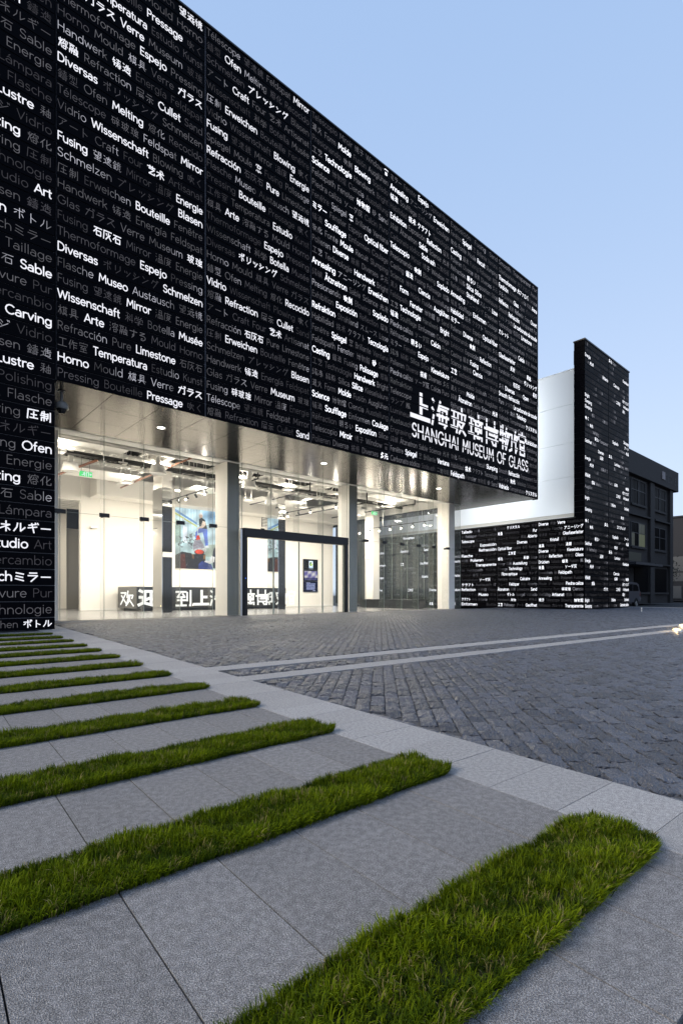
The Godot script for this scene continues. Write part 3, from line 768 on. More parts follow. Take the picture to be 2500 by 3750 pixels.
func setts() -> void:
	var meshes := []
	for k in 6:
		meshes.append(sett_mesh(40 + k))
	# rows run diagonally, at 44 degrees to the front
	var along := Vector2(cos(deg_to_rad(43.8)), -sin(deg_to_rad(43.8)))
	var across := Vector2(-along.y, along.x)
	var near := []
	var far := []
	for k in 4:
		far.append([])
	for i in range(-40, 420):
		var shift := 0.1 * (i % 2) + rng.randf_range(-0.03, 0.03)
		for j in range(-60, 260):
			var p := across * (i * 0.1065 - 4.0) + along * (j * 0.2045 + shift) + Vector2(2.0, -2.0)
			if p.y > 1.3 or p.y > -0.2 * p.x + 2.2 or p.x > 34.55 or p.y < -16.72:
				continue
			if p.x < edge_plaza(p.y) + 0.045:
				continue
			if p.x > 27.5 and p.y < -11.6:
				continue
			var w := p.y - 0.063 * (p.x - 2.75)
			if (w > -5.28 and w < -4.83) or (w > -4.48 and w < -4.06):
				continue
			var turn := Basis(Vector3.UP, atan2(along.x, along.y) + rng.randf_range(-0.025, 0.025) + (PI if rng.randf() < 0.5 else 0.0))
			turn = Basis.from_euler(Vector3(rng.randf_range(-0.03, 0.03), 0, rng.randf_range(-0.04, 0.04))) * turn
			var t := Transform3D(turn, Vector3(p.x, rng.randf_range(-0.004, 0.002), p.y))
			var d := (p.x * 0.67 - p.y * 0.742)
			if d < 3.6:
				near.append([d, t])
			else:
				far[rng.randi() % 4].append(t)
	near.sort_custom(func(a, b): return a[0] < b[0])
	# part stones along the edges of the bands, so that no gap stays open
	for line in [[-5.245, 0], [-4.865, 0], [-4.445, 0], [-4.095, 0]]:
		var x := edge_plaza(line[0]) + 0.08
		while x < 34.0:
			far[rng.randi() % 4].append(Transform3D(Basis(Vector3.UP, PI / 2 - 0.063).scaled(Vector3(1, 1, 0.7)), Vector3(x, rng.randf_range(-0.012, -0.004), line[0] + 0.063 * (x - 2.75))))
			x += 0.2
	var zz := 1.0
	while zz > -16.6:
		far[rng.randi() % 4].append(Transform3D(Basis(Vector3.UP, 0.0836).scaled(Vector3(0.7, 1, 1)), Vector3(edge_plaza(zz) + 0.036, rng.randf_range(-0.014, -0.007), zz)))
		zz -= 0.2
	var plaza := structure("sett_paving")
	for i in near.size():
		if i < 300:
			put("sett", plaza, meshes[rng.randi() % 6], M.cobble[rng.randi() % 4], near[i][1])
		else:
			far[rng.randi() % 4].append(near[i][1])
	for k in 4:
		var half: Array = far[k]
		for h in 2:
			var mm := MultiMesh.new()
			mm.transform_format = MultiMesh.TRANSFORM_3D
			mm.mesh = meshes[(k + h * 3) % 6]
			var list := half.slice(0, half.size() / 2) if h == 0 else half.slice(half.size() / 2)
			mm.instance_count = list.size()
			for i in list.size():
				mm.set_instance_transform(i, list[i])
			var o := MultiMeshInstance3D.new()
			o.name = "setts"
			o.multimesh = mm
			o.material_override = M.cobble[k]
			o.set_meta("kind", "stuff")
			plaza.add_child(o, true)

# ---------------------------------------------------------------- grass
func grass() -> void:
	var tufts := []
	for k in 5:
		tufts.append(tuft(70 + k, 11))
	var names := ["wide mown grass strip nearest the camera, running out of the bottom edge", "second grass strip from the camera, crossing the slabs to the pale border", "third grass strip from the camera, between rows of grey slabs", "fourth grass strip from the camera, ending short of the paired granite bands", "fifth grass strip from the camera, its tip level with the paired granite bands", "sixth grass strip from the camera, just beyond the paired granite bands", "seventh grass strip from the camera, middle one of the thirteen", "sixth grass strip counted from the lettered black pier", "fifth grass strip counted from the lettered black pier", "fourth grass strip counted from the lettered black pier", "third grass strip counted from the lettered black pier", "second grass strip counted from the lettered black pier", "short grass strip closest to the foot of the lettered black pier"]
	for s in STRIPS.size():
		var z0: float = STRIPS[s]
		var left := -0.9 if s < 6 else -0.2
		var right := edge_inner(z0 - 0.12) + 0.022
		var strip := thing("grass_strip", names[s], "grass strip", Vector3((left + right) / 2.0, 0, row_z(z0 - 0.15, (left + right) / 2.0)), "grass strips between the slabs")
		var q := PackedVector2Array()
		for p in [[left, z0], [right - 0.06, z0], [right, z0 - 0.06], [right, z0 - STRIP_W + 0.06], [right - 0.06, z0 - STRIP_W], [left, z0 - STRIP_W]]:
			q.append(Vector2(p[0], row_z(p[1], p[0])) - Vector2(strip.position.x, strip.position.z))
		put("soil", strip, prism(q, -0.034, 0.012, 0.01), M.soil)
		var count := int((right - left) * STRIP_W * [13000, 12000, 11000, 9000, 8000, 7000, 6500, 6000, 5500, 5000, 4500, 4500, 4500][s])
		for k in 3:
			var mm := MultiMesh.new()
			mm.transform_format = MultiMesh.TRANSFORM_3D
			mm.use_colors = true
			mm.mesh = tufts[(k + s) % 5]
			mm.instance_count = count / 3
			for i in count / 3:
				var u := rng.randf()
				var x := lerpf(left, right, u)
				var w := rng.randf()
				if rng.randf() < 0.22:
					w = 0.0 if rng.randf() < 0.5 else 1.0
				var end := clampf((right - x) / 0.06, 0.0, 1.0)
				var ww := 0.5 + (w - 0.5) * (0.72 + 0.28 * end) * 1.02
				var zz := row_z(z0 - STRIP_W * ww, x)
				var patch := sin(x * 9.0 + s * 2.1) * sin(x * 4.3 + w * 5.0 + s) + sin(x * 23.0 + w * 7.0) * 0.5
				var h := rng.randf_range(0.65, 1.12) * (1.0 + 0.22 * patch) * (0.95 if s < 3 else 0.85)
				var edge := maxf(absf(w - 0.5) * 2.0, 1.0 - end)
				var tilt := 0.42 * pow(edge, 3.0)
				var out := Vector3(0, 0, -1.0 if w > 0.5 else 1.0)
				if end < 1.0:
					out = (out + Vector3(2.0 * (1.0 - end), 0, 0)).normalized()
				var b := Basis(Vector3.UP, rng.randf_range(0, TAU)).scaled(Vector3.ONE * h)
				if tilt > 0.01:
					b = Basis(Vector3.UP.cross(out).normalized(), tilt) * b
				mm.set_instance_transform(i, Transform3D(b, Vector3(x, 0.006, zz) - strip.position))
				var t := rng.randf()
				var g := clampf(0.5 + 0.3 * patch + rng.randf_range(-0.55, 0.55), 0, 1)
				var c := Color(lerpf(0.024, 0.145, g), lerpf(0.048, 0.195, g), lerpf(0.002, 0.003, g))
				if t < 0.05:
					c = Color(0.26, 0.22, 0.08)
				mm.set_instance_color(i, c)
			var o := MultiMeshInstance3D.new()
			o.name = "grass_blades"
			o.multimesh = mm
			o.material_override = M.blade
			o.set_meta("kind", "stuff")
			strip.add_child(o, true)

func tuft(sd: int, blades: int) -> ArrayMesh:
	var r := RandomNumberGenerator.new()
	r.seed = sd
	var v := PackedVector3Array()
	for k in blades:
		var at := Vector3(r.randf_range(-0.013, 0.013), 0, r.randf_range(-0.013, 0.013))
		var dir := r.randf_range(0, TAU)
		var lean := r.randf_range(0.08, 0.8)
		var h := r.randf_range(0.024, 0.050)
		var w := r.randf_range(0.0007, 0.0013)
		var side := Vector3(-sin(dir), 0, cos(dir)) * w
		var fwd := Vector3(cos(dir), 0, sin(dir)) * h * lean
		var p1 := at + Vector3(0, h * 0.45, 0) + fwd * 0.16
		var p2 := at + Vector3(0, h * 0.8, 0) + fwd * 0.5
		var p3 := at + Vector3(0, h * (1.0 - lean * 0.2), 0) + fwd
		for q in [[at - side, at + side, p1 + side], [at - side, p1 + side, p1 - side], [p1 - side, p1 + side, p2 + side * 0.8], [p1 - side, p2 + side * 0.8, p2 - side * 0.8], [p2 - side * 0.8, p2 + side * 0.8, p3]]:
			for p in q:
				v.append(p)
	return flat_mesh(v)
func more_materials() -> void:
	M.soffit_shaded = mat(lin(0.03, 0.03, 0.034), 0.2, 0.6)  # soffit metal again, darkened to paint in the less lit right end
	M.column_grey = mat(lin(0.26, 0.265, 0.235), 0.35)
	M.grey_door = mat(lin(0.20, 0.195, 0.185), 0.5)
	M.column_glass = mat(lin(0.018, 0.018, 0.02), 0.08, 0.0, 0.5)
	M.desk_glass = mat(lin(0.035, 0.036, 0.036), 0.08, 0.0, 0.5)
	M.desk_letters = glow(Color(1.0, 1.0, 0.97), 0.9)
	M.blue_led = glow(Color(0.2, 0.45, 1.0), 2.0)
	M.annex_backing = mat(lin(0.03, 0.03, 0.034), 0.6, 0.0, 0.3)
	M.beige = mat(lin(0.50, 0.47, 0.42), 0.6)  # white cladding with the shadow over the lowest panel put into its colour
	M.wash = glow(Color(0.95, 0.98, 1.0), 1.0)
	M.far_frame = mat(lin(0.035, 0.035, 0.04), 0.6)
	M.far_glass = mat(lin(0.006, 0.006, 0.007), 0.4, 0.0, 0.08)
	M.far_badge = mat(lin(0.16, 0.14, 0.15), 0.6)
	M.far_letters = mat(lin(0.02, 0.02, 0.025), 0.6)
	M.dim_window = glow(Color(0.62, 0.66, 0.52), 0.16)
	M.dimmer_window = glow(Color(0.55, 0.58, 0.52), 0.10)
	M.dimmest_window = glow(Color(0.45, 0.5, 0.48), 0.05)
	M.blue_render = triplanar(mat(lin(0.02, 0.0215, 0.028), 0.8), 0.4)
	M.pale_render = mat(lin(0.09, 0.094, 0.10), 0.8)
	M.bark = mat(lin(0.02, 0.017, 0.013), 0.9)
	M.dark_leaf = mat(lin(0.012, 0.018, 0.01), 0.7)
	M.van_paint = mat(lin(0.06, 0.06, 0.072), 0.35, 0.2)
	M.tail_red = mat(lin(0.10, 0.012, 0.012), 0.3)
	M.tyre = mat(lin(0.012, 0.012, 0.012), 0.9)
	M.panel_light = glow(Color(1.0, 0.96, 0.88), 1.2)
	M.spot_bulb = glow(Color(1.0, 0.96, 0.88), 9.0)
	M.downlight = glow(Color(1.0, 0.98, 0.94), 8.0)
	M.exit_green = glow(Color(0.35, 0.9, 0.5), 0.8)
	M.cam_grey = mat(lin(0.22, 0.22, 0.215), 0.4)
	M.cam_dome = mat(lin(0.01, 0.01, 0.01), 0.06)
	M.ground_glow = glow(Color(1.0, 0.88, 0.6), 3.0)
# ---------------------------------------------------------------- the museum
var museum: Node3D
const X0 := 3.12
const X1 := 25.3
const TOP_Y := 16.42

func museum_shell() -> void:
	museum = thing("museum_building", "large black museum with a box covered in glowing words over a lit glass hall", "museum", Vector3(14, 0, -17))
	museum.position = Vector3.ZERO
	var m := museum
	# front backing, sheets with joints showing between the panels in front of them
	box("front_backing", m, Vector3(X0 + 0.02, BOX_Y + 0.02, FACE_Z - 0.25), Vector3(X1 - 0.02, TOP_Y - 0.02, FACE_Z - 0.032), M.backing)
	box("pier_backing", m, Vector3(-0.56, 0.06, FACE_Z - 0.25), Vector3(X0 - 0.02, TOP_Y - 0.02, FACE_Z - 0.032), M.backing)
	box("pier_wall", m, Vector3(-5.0, 0.0, FACE_Z - 0.3), Vector3(-0.60, TOP_Y, FACE_Z), M.black_glass)
	box("pier_return", m, Vector3(X0 - 0.3, 0.0, -30.0), Vector3(X0 - 0.02, TOP_Y - 0.02, FACE_Z - 0.26), M.dark_wall)
	box("left_wall", m, Vector3(-5.0, 0.0, -30.0), Vector3(-4.7, TOP_Y, FACE_Z - 0.3), M.dark_wall)
	box("right_wall", m, Vector3(X1 - 0.25, BOX_Y + 0.02, -30.0), Vector3(X1 - 0.005, TOP_Y - 0.03, FACE_Z - 0.26), M.black_glass)
	box("back_wall", m, Vector3(X0, 7.4, -30.2), Vector3(X1, TOP_Y - 0.03, -30.0), M.dark_wall)
	box("roof", m, Vector3(-4.9, TOP_Y - 0.35, -30.0), Vector3(X1 - 0.26, TOP_Y - 0.06, FACE_Z - 0.26), M.dark_wall)
	box("roof_edge", m, Vector3(-4.9, TOP_Y + 0.002, FACE_Z - 0.3), Vector3(X1 + 0.01, TOP_Y + 0.05, FACE_Z + 0.03), M.black_metal)
	box("corner_trim", m, Vector3(X1 - 0.012, BOX_Y - 0.02, FACE_Z - 0.28), Vector3(X1 + 0.022, TOP_Y, FACE_Z + 0.012), M.black_metal)

func facade_panel(parent: Node3D, at: Vector3, w: float, h: float, face := Basis()) -> MeshInstance3D:
	# a strip of dark glass; two sheets with a fine joint between them
	var key := "panel %.3f %.3f" % [w, h]
	if not box_cache.has(key):
		var st := SurfaceTool.new()
		st.begin(Mesh.PRIMITIVE_TRIANGLES)
		var half := (w - 0.036) / 2.0
		for k in 2:
			var b := bevel_box(Vector3(half - 0.003, h - 0.019, 0.02), 0.003)
			st.append_from(b, 0, Transform3D(Basis(), Vector3(0.018 + half * (k + 0.5), h / 2.0, -0.01)))
		box_cache[key] = st.commit()
	return put("facade_panel", parent, box_cache[key], M.black_glass, Transform3D(face, at))

func museum_front() -> void:
	var w := (X1 - X0) / 6.0
	for c in 6:
		for r in 30:
			var p := facade_panel(museum, Vector3(X0 + c * w, BOX_Y + r * ROW, FACE_Z), w, ROW)
			letter_row(p, COLS[c][r], w - 0.06, ROW, 0.0, c == 0, 1.0 if c < 2 else 1.35 + 0.1 * c, c > 1)
	for r in 46:
		var y := BOX_Y + (r - 16) * ROW
		var h := ROW
		if r == 0:
			h = ROW - 0.085
			y += 0.085
		var p := facade_panel(museum, Vector3(X0 - w, y, FACE_Z), w, h)
		letter_row(p, ">" + PIER[r], w - 0.06, h if r == 0 else ROW, 0.0, true)

func museum_soffit() -> void:
	# brushed metal panels under the box, with dark joints
	var m := museum
	box("soffit_backing", m, Vector3(X0, BOX_Y + 0.03, GLASS_Z - 0.3), Vector3(X1 - 0.26, BOX_Y + 0.10, FACE_Z - 0.26), M.void_black)
	var xs := []
	var x := X0 + 0.03
	while x < X1 - 0.1:
		xs.append(x)
		x += 1.2319
	for i in xs.size():
		var xe: float = minf(xs[i] + 1.2319, X1 - 0.015)
		for k in 3:
			var z0 := FACE_Z - 0.015 - k * 1.23
			var z1 := z0 - 1.23
			box("soffit_panel", m, Vector3(xs[i] + 0.005, BOX_Y + rng.randf_range(-0.0015, 0.0015), z1 + 0.005), Vector3(xe - 0.005, BOX_Y + 0.02, z0 - 0.005), M.soffit if xs[i] < 22.6 else M.soffit_shaded, 0.003)
	box("soffit_tail", m, Vector3(23.9, BOX_Y + 0.004, -27.0), Vector3(X1 - 0.02, BOX_Y + 0.024, GLASS_Z - 0.02), M.soffit_shaded)

const BAYS := [3.15, 4.11, 5.34, 6.57, 7.80, 9.02, 10.21, 11.50, 12.83, 14.12, 15.50, 16.64, 17.84, 19.07, 20.30, 21.52, 22.73, 23.86]
func museum_glass() -> void:
	var m := museum
	var head := 5.66
	for i in BAYS.size() - 1:
		var a: float = BAYS[i] + 0.008
		var b: float = BAYS[i + 1] - 0.008
		var door := i >= 6 and i <= 9
		box("glass_pane", m, Vector3(a, 3.228 if not door else 3.27, GLASS_Z - 0.006), Vector3(b, head, GLASS_Z + 0.006), M.pane)
		if not door:
			box("glass_pane", m, Vector3(a, 0.02, GLASS_Z - 0.006), Vector3(b, 3.215, GLASS_Z + 0.006), M.pane)
	for i in range(1, BAYS.size()):
		var x: float = BAYS[i]
		var door := i >= 7 and i <= 9
		var y0 := 3.27 if door else 0.02
		# silicone joint and the polished edge of the fin behind it
		box("glass_joint", m, Vector3(x - 0.0075, y0, GLASS_Z - 0.004), Vector3(x + 0.0075, head, GLASS_Z + 0.004), M.glass_edge)
		box("glass_fin", m, Vector3(x - 0.0095, y0, GLASS_Z - 0.36), Vector3(x + 0.0095, head, GLASS_Z - 0.012), M.fin)
		if not (i >= 6 and i <= 10):
			var c := box("glass_clamp", m, Vector3(x - 0.15, 3.16, GLASS_Z + 0.008), Vector3(x + 0.15, 3.285, GLASS_Z + 0.05), M.black_metal, 0.006)
			box("clamp_arm", c, Vector3(-0.03, -0.05, -0.26), Vector3(0.03, 0.05, -0.022), M.black_metal, 0.004)
	box("transom_joint", m, Vector3(3.15, 3.2165, GLASS_Z - 0.0045), Vector3(10.2, 3.2265, GLASS_Z + 0.0045), M.glass_edge)
	box("transom_joint", m, Vector3(15.51, 3.2165, GLASS_Z - 0.0045), Vector3(23.86, 3.2265, GLASS_Z + 0.0045), M.glass_edge)
	box("threshold", m, Vector3(3.12, -0.1, GLASS_Z - 0.03), Vector3(23.9, 0.018, GLASS_Z + 0.03), M.black_metal)
	box("stone_threshold", m, Vector3(3.3, -0.1, GLASS_Z + 0.032), Vector3(24.3, 0.006, GLASS_Z + 0.30), M.pale_slab[1])
	# glazing of the right end
	for k in 8:
		var z0 := GLASS_Z - 0.02 - k * 1.25
		for seg in [[0.02, 3.215], [3.228, head]]:
			box("end_pane", m, Vector3(23.854, seg[0], z0 - 1.235), Vector3(23.866, seg[1], z0), M.pane)
		box("end_joint", m, Vector3(23.852, 0.02, z0 - 1.249), Vector3(23.868, head, z0 - 1.236), M.glass_edge)
		box("end_fin", m, Vector3(23.50, 0.02, z0 - 1.252), Vector3(23.845, head, z0 - 1.233), M.fin)
		if k < 7:
			box("end_clamp", m, Vector3(23.80, 3.16, z0 - 1.38), Vector3(23.92, 3.285, z0 - 1.1), M.black_metal, 0.006)
	# the sliding door in its black frame
	var d := Node3D.new()
	d.name = "entrance_door"
	m.add_child(d, true)
	box("door_head", d, Vector3(10.23, 2.93, GLASS_Z - 0.14), Vector3(15.49, 3.26, GLASS_Z + 0.10), M.black_metal, 0.012)
	box("door_post", d, Vector3(10.23, 0.0, GLASS_Z - 0.12), Vector3(10.40, 2.928, GLASS_Z + 0.085), M.black_metal, 0.008)
	box("door_post", d, Vector3(15.33, 0.0, GLASS_Z - 0.12), Vector3(15.49, 2.928, GLASS_Z + 0.085), M.black_metal, 0.008)
	box("steel_jamb", d, Vector3(10.12, 0.0, GLASS_Z - 0.08), Vector3(10.20, 3.20, GLASS_Z + 0.05), M.steel, 0.006)
	for x in [[10.41, 11.62], [11.64, 12.86], [12.88, 14.10], [14.12, 15.32]]:
		var leaf := box("door_leaf", d, Vector3(x[0], 0.025, GLASS_Z - 0.035), Vector3(x[1], 2.92, GLASS_Z - 0.023), M.pane)
		var hw: float = (x[1] - x[0]) / 2.0
		for s in [-1.0, 1.0]:
			box("leaf_stile", leaf, Vector3(s * hw - 0.014, -1.44, -0.016), Vector3(s * hw + 0.014, 1.44, 0.016), M.glass_edge)
	box("standby_light", d, Vector3(10.30, 1.38, GLASS_Z + 0.0855), Vector3(10.325, 1.405, GLASS_Z + 0.095), M.blue_led)
	box("door_sensor", d, Vector3(11.0, 3.262, GLASS_Z + 0.03), Vector3(11.16, 3.30, GLASS_Z + 0.09), M.black_metal, 0.01)

func museum_hall() -> void:
	var m := museum
	box("hall_floor", m, Vector3(X0, -0.12, -36.0), Vector3(23.9, 0.0, GLASS_Z - 0.031), M.hall_floor)
	# back wall with the passage at its left end
	box("hall_wall", m, Vector3(7.59, 0.0, -27.6), Vector3(23.84, 7.3, -27.3), M.white_wall)
	box("passage_lintel", m, Vector3(X0, 5.35, -27.58), Vector3(7.588, 7.3, -27.32), M.white_wall)
	box("passage_wall", m, Vector3(9.4, 0.0, -36.0), Vector3(9.7, 7.3, -27.602), M.white_wall)
	box("hall_left_wall", m, Vector3(X0, 0.0, -36.0), Vector3(X0 + 0.06, 7.3, GLASS_Z - 0.4), M.white_wall)
	box("passage_end_wall", m, Vector3(X0 + 0.07, 0.0, -36.3), Vector3(9.39, 7.3, -36.002), M.white_wall)
	box("passage_cross_wall", m, Vector3(X0 + 0.07, 0.0, -32.3), Vector3(8.16, 7.3, -32.0), M.white_wall)
	box("passage_door", m, Vector3(8.18, 0.0, -32.25), Vector3(9.38, 4.5, -32.2), M.grey_door)
	box("passage_ceiling", m, Vector3(X0 + 0.07, 5.6, -35.9), Vector3(9.39, 5.7, -27.7), M.void_black)
	box("passage_header", m, Vector3(8.17, 4.52, -32.3), Vector3(9.39, 5.59, -32.0), M.void_black)
	for k in 5:
		box("passage_slat", m, Vector3(X0 + 0.1, 5.42, -28.4 - k * 0.6), Vector3(9.38, 5.52, -28.25 - k * 0.6), M.white_paint)
	box("skirting", m, Vector3(7.59, 0.002, -27.299), Vector3(23.8, 0.1, -27.28), M.white_paint)
	# slab over the void, and the white bulkheads that hang from it
	box("hall_slab", m, Vector3(X0, 7.3, -36.3), Vector3(X1 - 0.26, 7.5, FACE_Z - 0.26), M.void_black)
	box("glass_header", m, Vector3(X0, BOX_Y + 0.005, GLASS_Z - 0.25), Vector3(23.9, 7.29, GLASS_Z - 0.07), M.white_paint)
	box("ceiling_border", m, Vector3(X0 + 0.07, 5.76, -17.75), Vector3(23.80, 5.86, GLASS_Z - 0.251), M.white_paint)
	box("back_bulkhead", m, Vector3(8.0, 5.55, -27.29), Vector3(23.80, 6.5, -26.2), M.white_wall)
	box("end_header", m, Vector3(23.75, BOX_Y + 0.03, -27.29), Vector3(23.9, 7.29, GLASS_Z - 0.251), M.white_paint)
	for x in [9.6, 13.1, 16.4, 19.7, 22.9]:
		box("ceiling_beam", m, Vector3(x - 0.12, 7.0, -26.19), Vector3(x + 0.16, 7.29, -18.36), M.white_paint)
	# ribbed deck between the beams
	for x in [[5.4, 9.3], [13.4, 16.1], [20.0, 22.6]]:
		for seg in [[-19.4, -20.8], [-23.6, -25.2]]:
			var st := SurfaceTool.new()
			st.begin(Mesh.PRIMITIVE_TRIANGLES)
			st.set_smooth_group(-1)
			var xa: float = x[0]
			while xa < x[1]:
				for q in [[0.0, 0.0, 0.08, 0.0], [0.08, 0.0, 0.11, 0.07], [0.11, 0.07, 0.19, 0.07], [0.19, 0.07, 0.22, 0.0]]:
					quad(st, [Vector3(xa + q[0], 6.95 + q[1], seg[0]), Vector3(xa + q[2], 6.95 + q[3], seg[0]), Vector3(xa + q[2], 6.95 + q[3], seg[1]), Vector3(xa + q[0], 6.95 + q[1], seg[1])], Vector3(xa, 9, (seg[0] + seg[1]) / 2.0))
				xa += 0.22
			st.generate_normals()
			put("ribbed_deck", m, st.commit(), M.white_paint)
	# hung white boards
	for b in [[4.4, 7.0, -19.2, -20.4], [6.0, 9.0, -23.2, -25.0], [15.6, 18.6, -23.6, -25.6], [19.6, 22.4, -18.9, -20.2], [20.2, 23.4, -23.0, -25.8], [11.6, 14.0, -23.4, -24.6]]:
		box("ceiling_board", m, Vector3(b[0], 6.02, b[3]), Vector3(b[1], 6.07, b[2]), M.white_paint, 0.01)
	# columns just inside the glass
	for c in [[9.85, 10.36, -17.26, -18.15], [16.03, 16.52, -17.26, -18.0], [23.10, 23.62, -16.99, -17.75]]:
		box("column", m, Vector3(c[0], 0.0, c[3]), Vector3(c[1], 5.755, c[2]), M.white_wall, 0.004)
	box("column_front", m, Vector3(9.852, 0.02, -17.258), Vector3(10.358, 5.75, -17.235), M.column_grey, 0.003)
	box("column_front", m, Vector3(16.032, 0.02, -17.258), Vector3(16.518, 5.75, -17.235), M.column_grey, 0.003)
	box("column", m, Vector3(3.72, 0.0, -18.1), Vector3(4.22, 5.755, -17.45), M.white_wall, 0.004)
	box("end_column", m, Vector3(22.9, 0.0, -23.2), Vector3(23.48, 6.5, -22.5), M.white_wall, 0.004)
	# two columns clad in black glass with mirror sides
	for c in [[9.35, 9.80, -21.9, -22.9, 5.43, true], [15.92, 16.38, -22.6, -23.6, 5.58, false]]:
		var n := Node3D.new()
		n.name = "clad_column"
		m.add_child(n, true)
		box("shaft", n, Vector3(c[0] + 0.02, c[4] + 0.002, c[3] + 0.02), Vector3(c[1] - 0.02, 7.29, c[2] - 0.02), M.white_wall)
		box("black_cladding", n, Vector3(c[0] + 0.02, 0.0, c[3]), Vector3(c[1], c[4] - 0.82, c[2]), M.column_glass)
		box("mirror_cladding", n, Vector3(c[0], 0.0, c[3] + 0.002), Vector3(c[0] + 0.018, c[4], c[2] - 0.002), M.mirror)
		box("mirror_head", n, Vector3(c[0] + 0.02, c[4] - 0.70, c[3] + 0.002), Vector3(c[1], c[4], c[2]), M.mirror)
		box("white_band", n, Vector3(c[0] + 0.022, c[4] - 0.815, c[3] + 0.004), Vector3(c[1] - 0.002, c[4] - 0.705, c[2] + 0.004), M.white_paint)
		if c[5]:
			box("white_band", n, Vector3(c[0] + 0.021, 2.41, c[2] + 0.001), Vector3(c[1] - 0.001, 2.63, c[2] + 0.006), M.white_paint)

# big glowing name in stencil letters, cut where the panels meet
func cut_tris(strokes: Array, hw: float, bands: Array) -> PackedVector2Array:
	var out := PackedVector2Array()
	for line in strokes:
		for i in line.size() - 1:
			var a: Vector2 = line[i]
			var b: Vector2 = line[i + 1]
			var d := (b - a).normalized()
			var n := Vector2(-d.y, d.x) * hw
			var e := d * hw * 0.8
			var polys := [PackedVector2Array([a - e + n, a - e - n, b + e - n, b + e + n])]
			for band in bands:
				var rect := PackedVector2Array([Vector2(-50, band[0]), Vector2(50, band[0]), Vector2(50, band[1]), Vector2(-50, band[1])])
				var next := []
				for p in polys:
					next += Geometry2D.clip_polygons(p, rect)
				polys = next
			for p in polys:
				var t := Geometry2D.triangulate_polygon(p)
				for k in t:
					out.append(p[k])
	return out

func museum_sign() -> void:
	var sign := thing("museum_name_sign", "large glowing museum name in white characters over a line of capitals on the black front", "sign", Vector3(15.38, 6.9, FACE_Z + 0.012))
	var joints := []
	for k in range(3, 9):
		var y := BOX_Y + k * ROW - 6.9
		joints.append([y - 0.024, y + 0.024])
	var x := 0.0
	for ch in "上海玻璃博物馆":
		var st := []
		for line in glyph(ch)[1]:
			var l := PackedVector2Array()
			for p in line:
				l.append(Vector2((p.x - 0.08) / 1.12 * 1.08 + 0.04, 0.73 + (p.y + 0.07) / 1.14 * 1.06))
			st.append(l)
		var v := PackedVector3Array()
		for p in cut_tris(st, 0.086 if st.size() < 8 else 0.056, joints):
			v.append(Vector3(p.x, p.y, 0))
		put("character", sign, flat_mesh(v), M.lit_word, Transform3D(Basis(), Vector3(x, 0, 0)))
		x += 1.257
	x = 0.08
	var text := "SHANGHAI MUSEUM OF GLASS"
	var cap := 0.50
	var sx := 8.82 / (word_width(text, 0.14) * cap + 0.14 * cap * 2)
	for ch in text:
		if ch == " ":
			x += 0.27 * sx
			continue
		var st := []
		for line in glyph(ch)[1]:
			var l := PackedVector2Array()
			for p in line:
				l.append(Vector2(p.x * cap * sx, p.y * cap))
			st.append(l)
		var v := PackedVector3Array()
		for p in cut_tris(st, 0.032, joints):
			v.append(Vector3(p.x, p.y, 0))
		put("letter", sign, flat_mesh(v), M.lit_word, Transform3D(Basis(), Vector3(x, 0, 0)))
		x += (glyph(ch)[0] + 0.14) * cap * sx

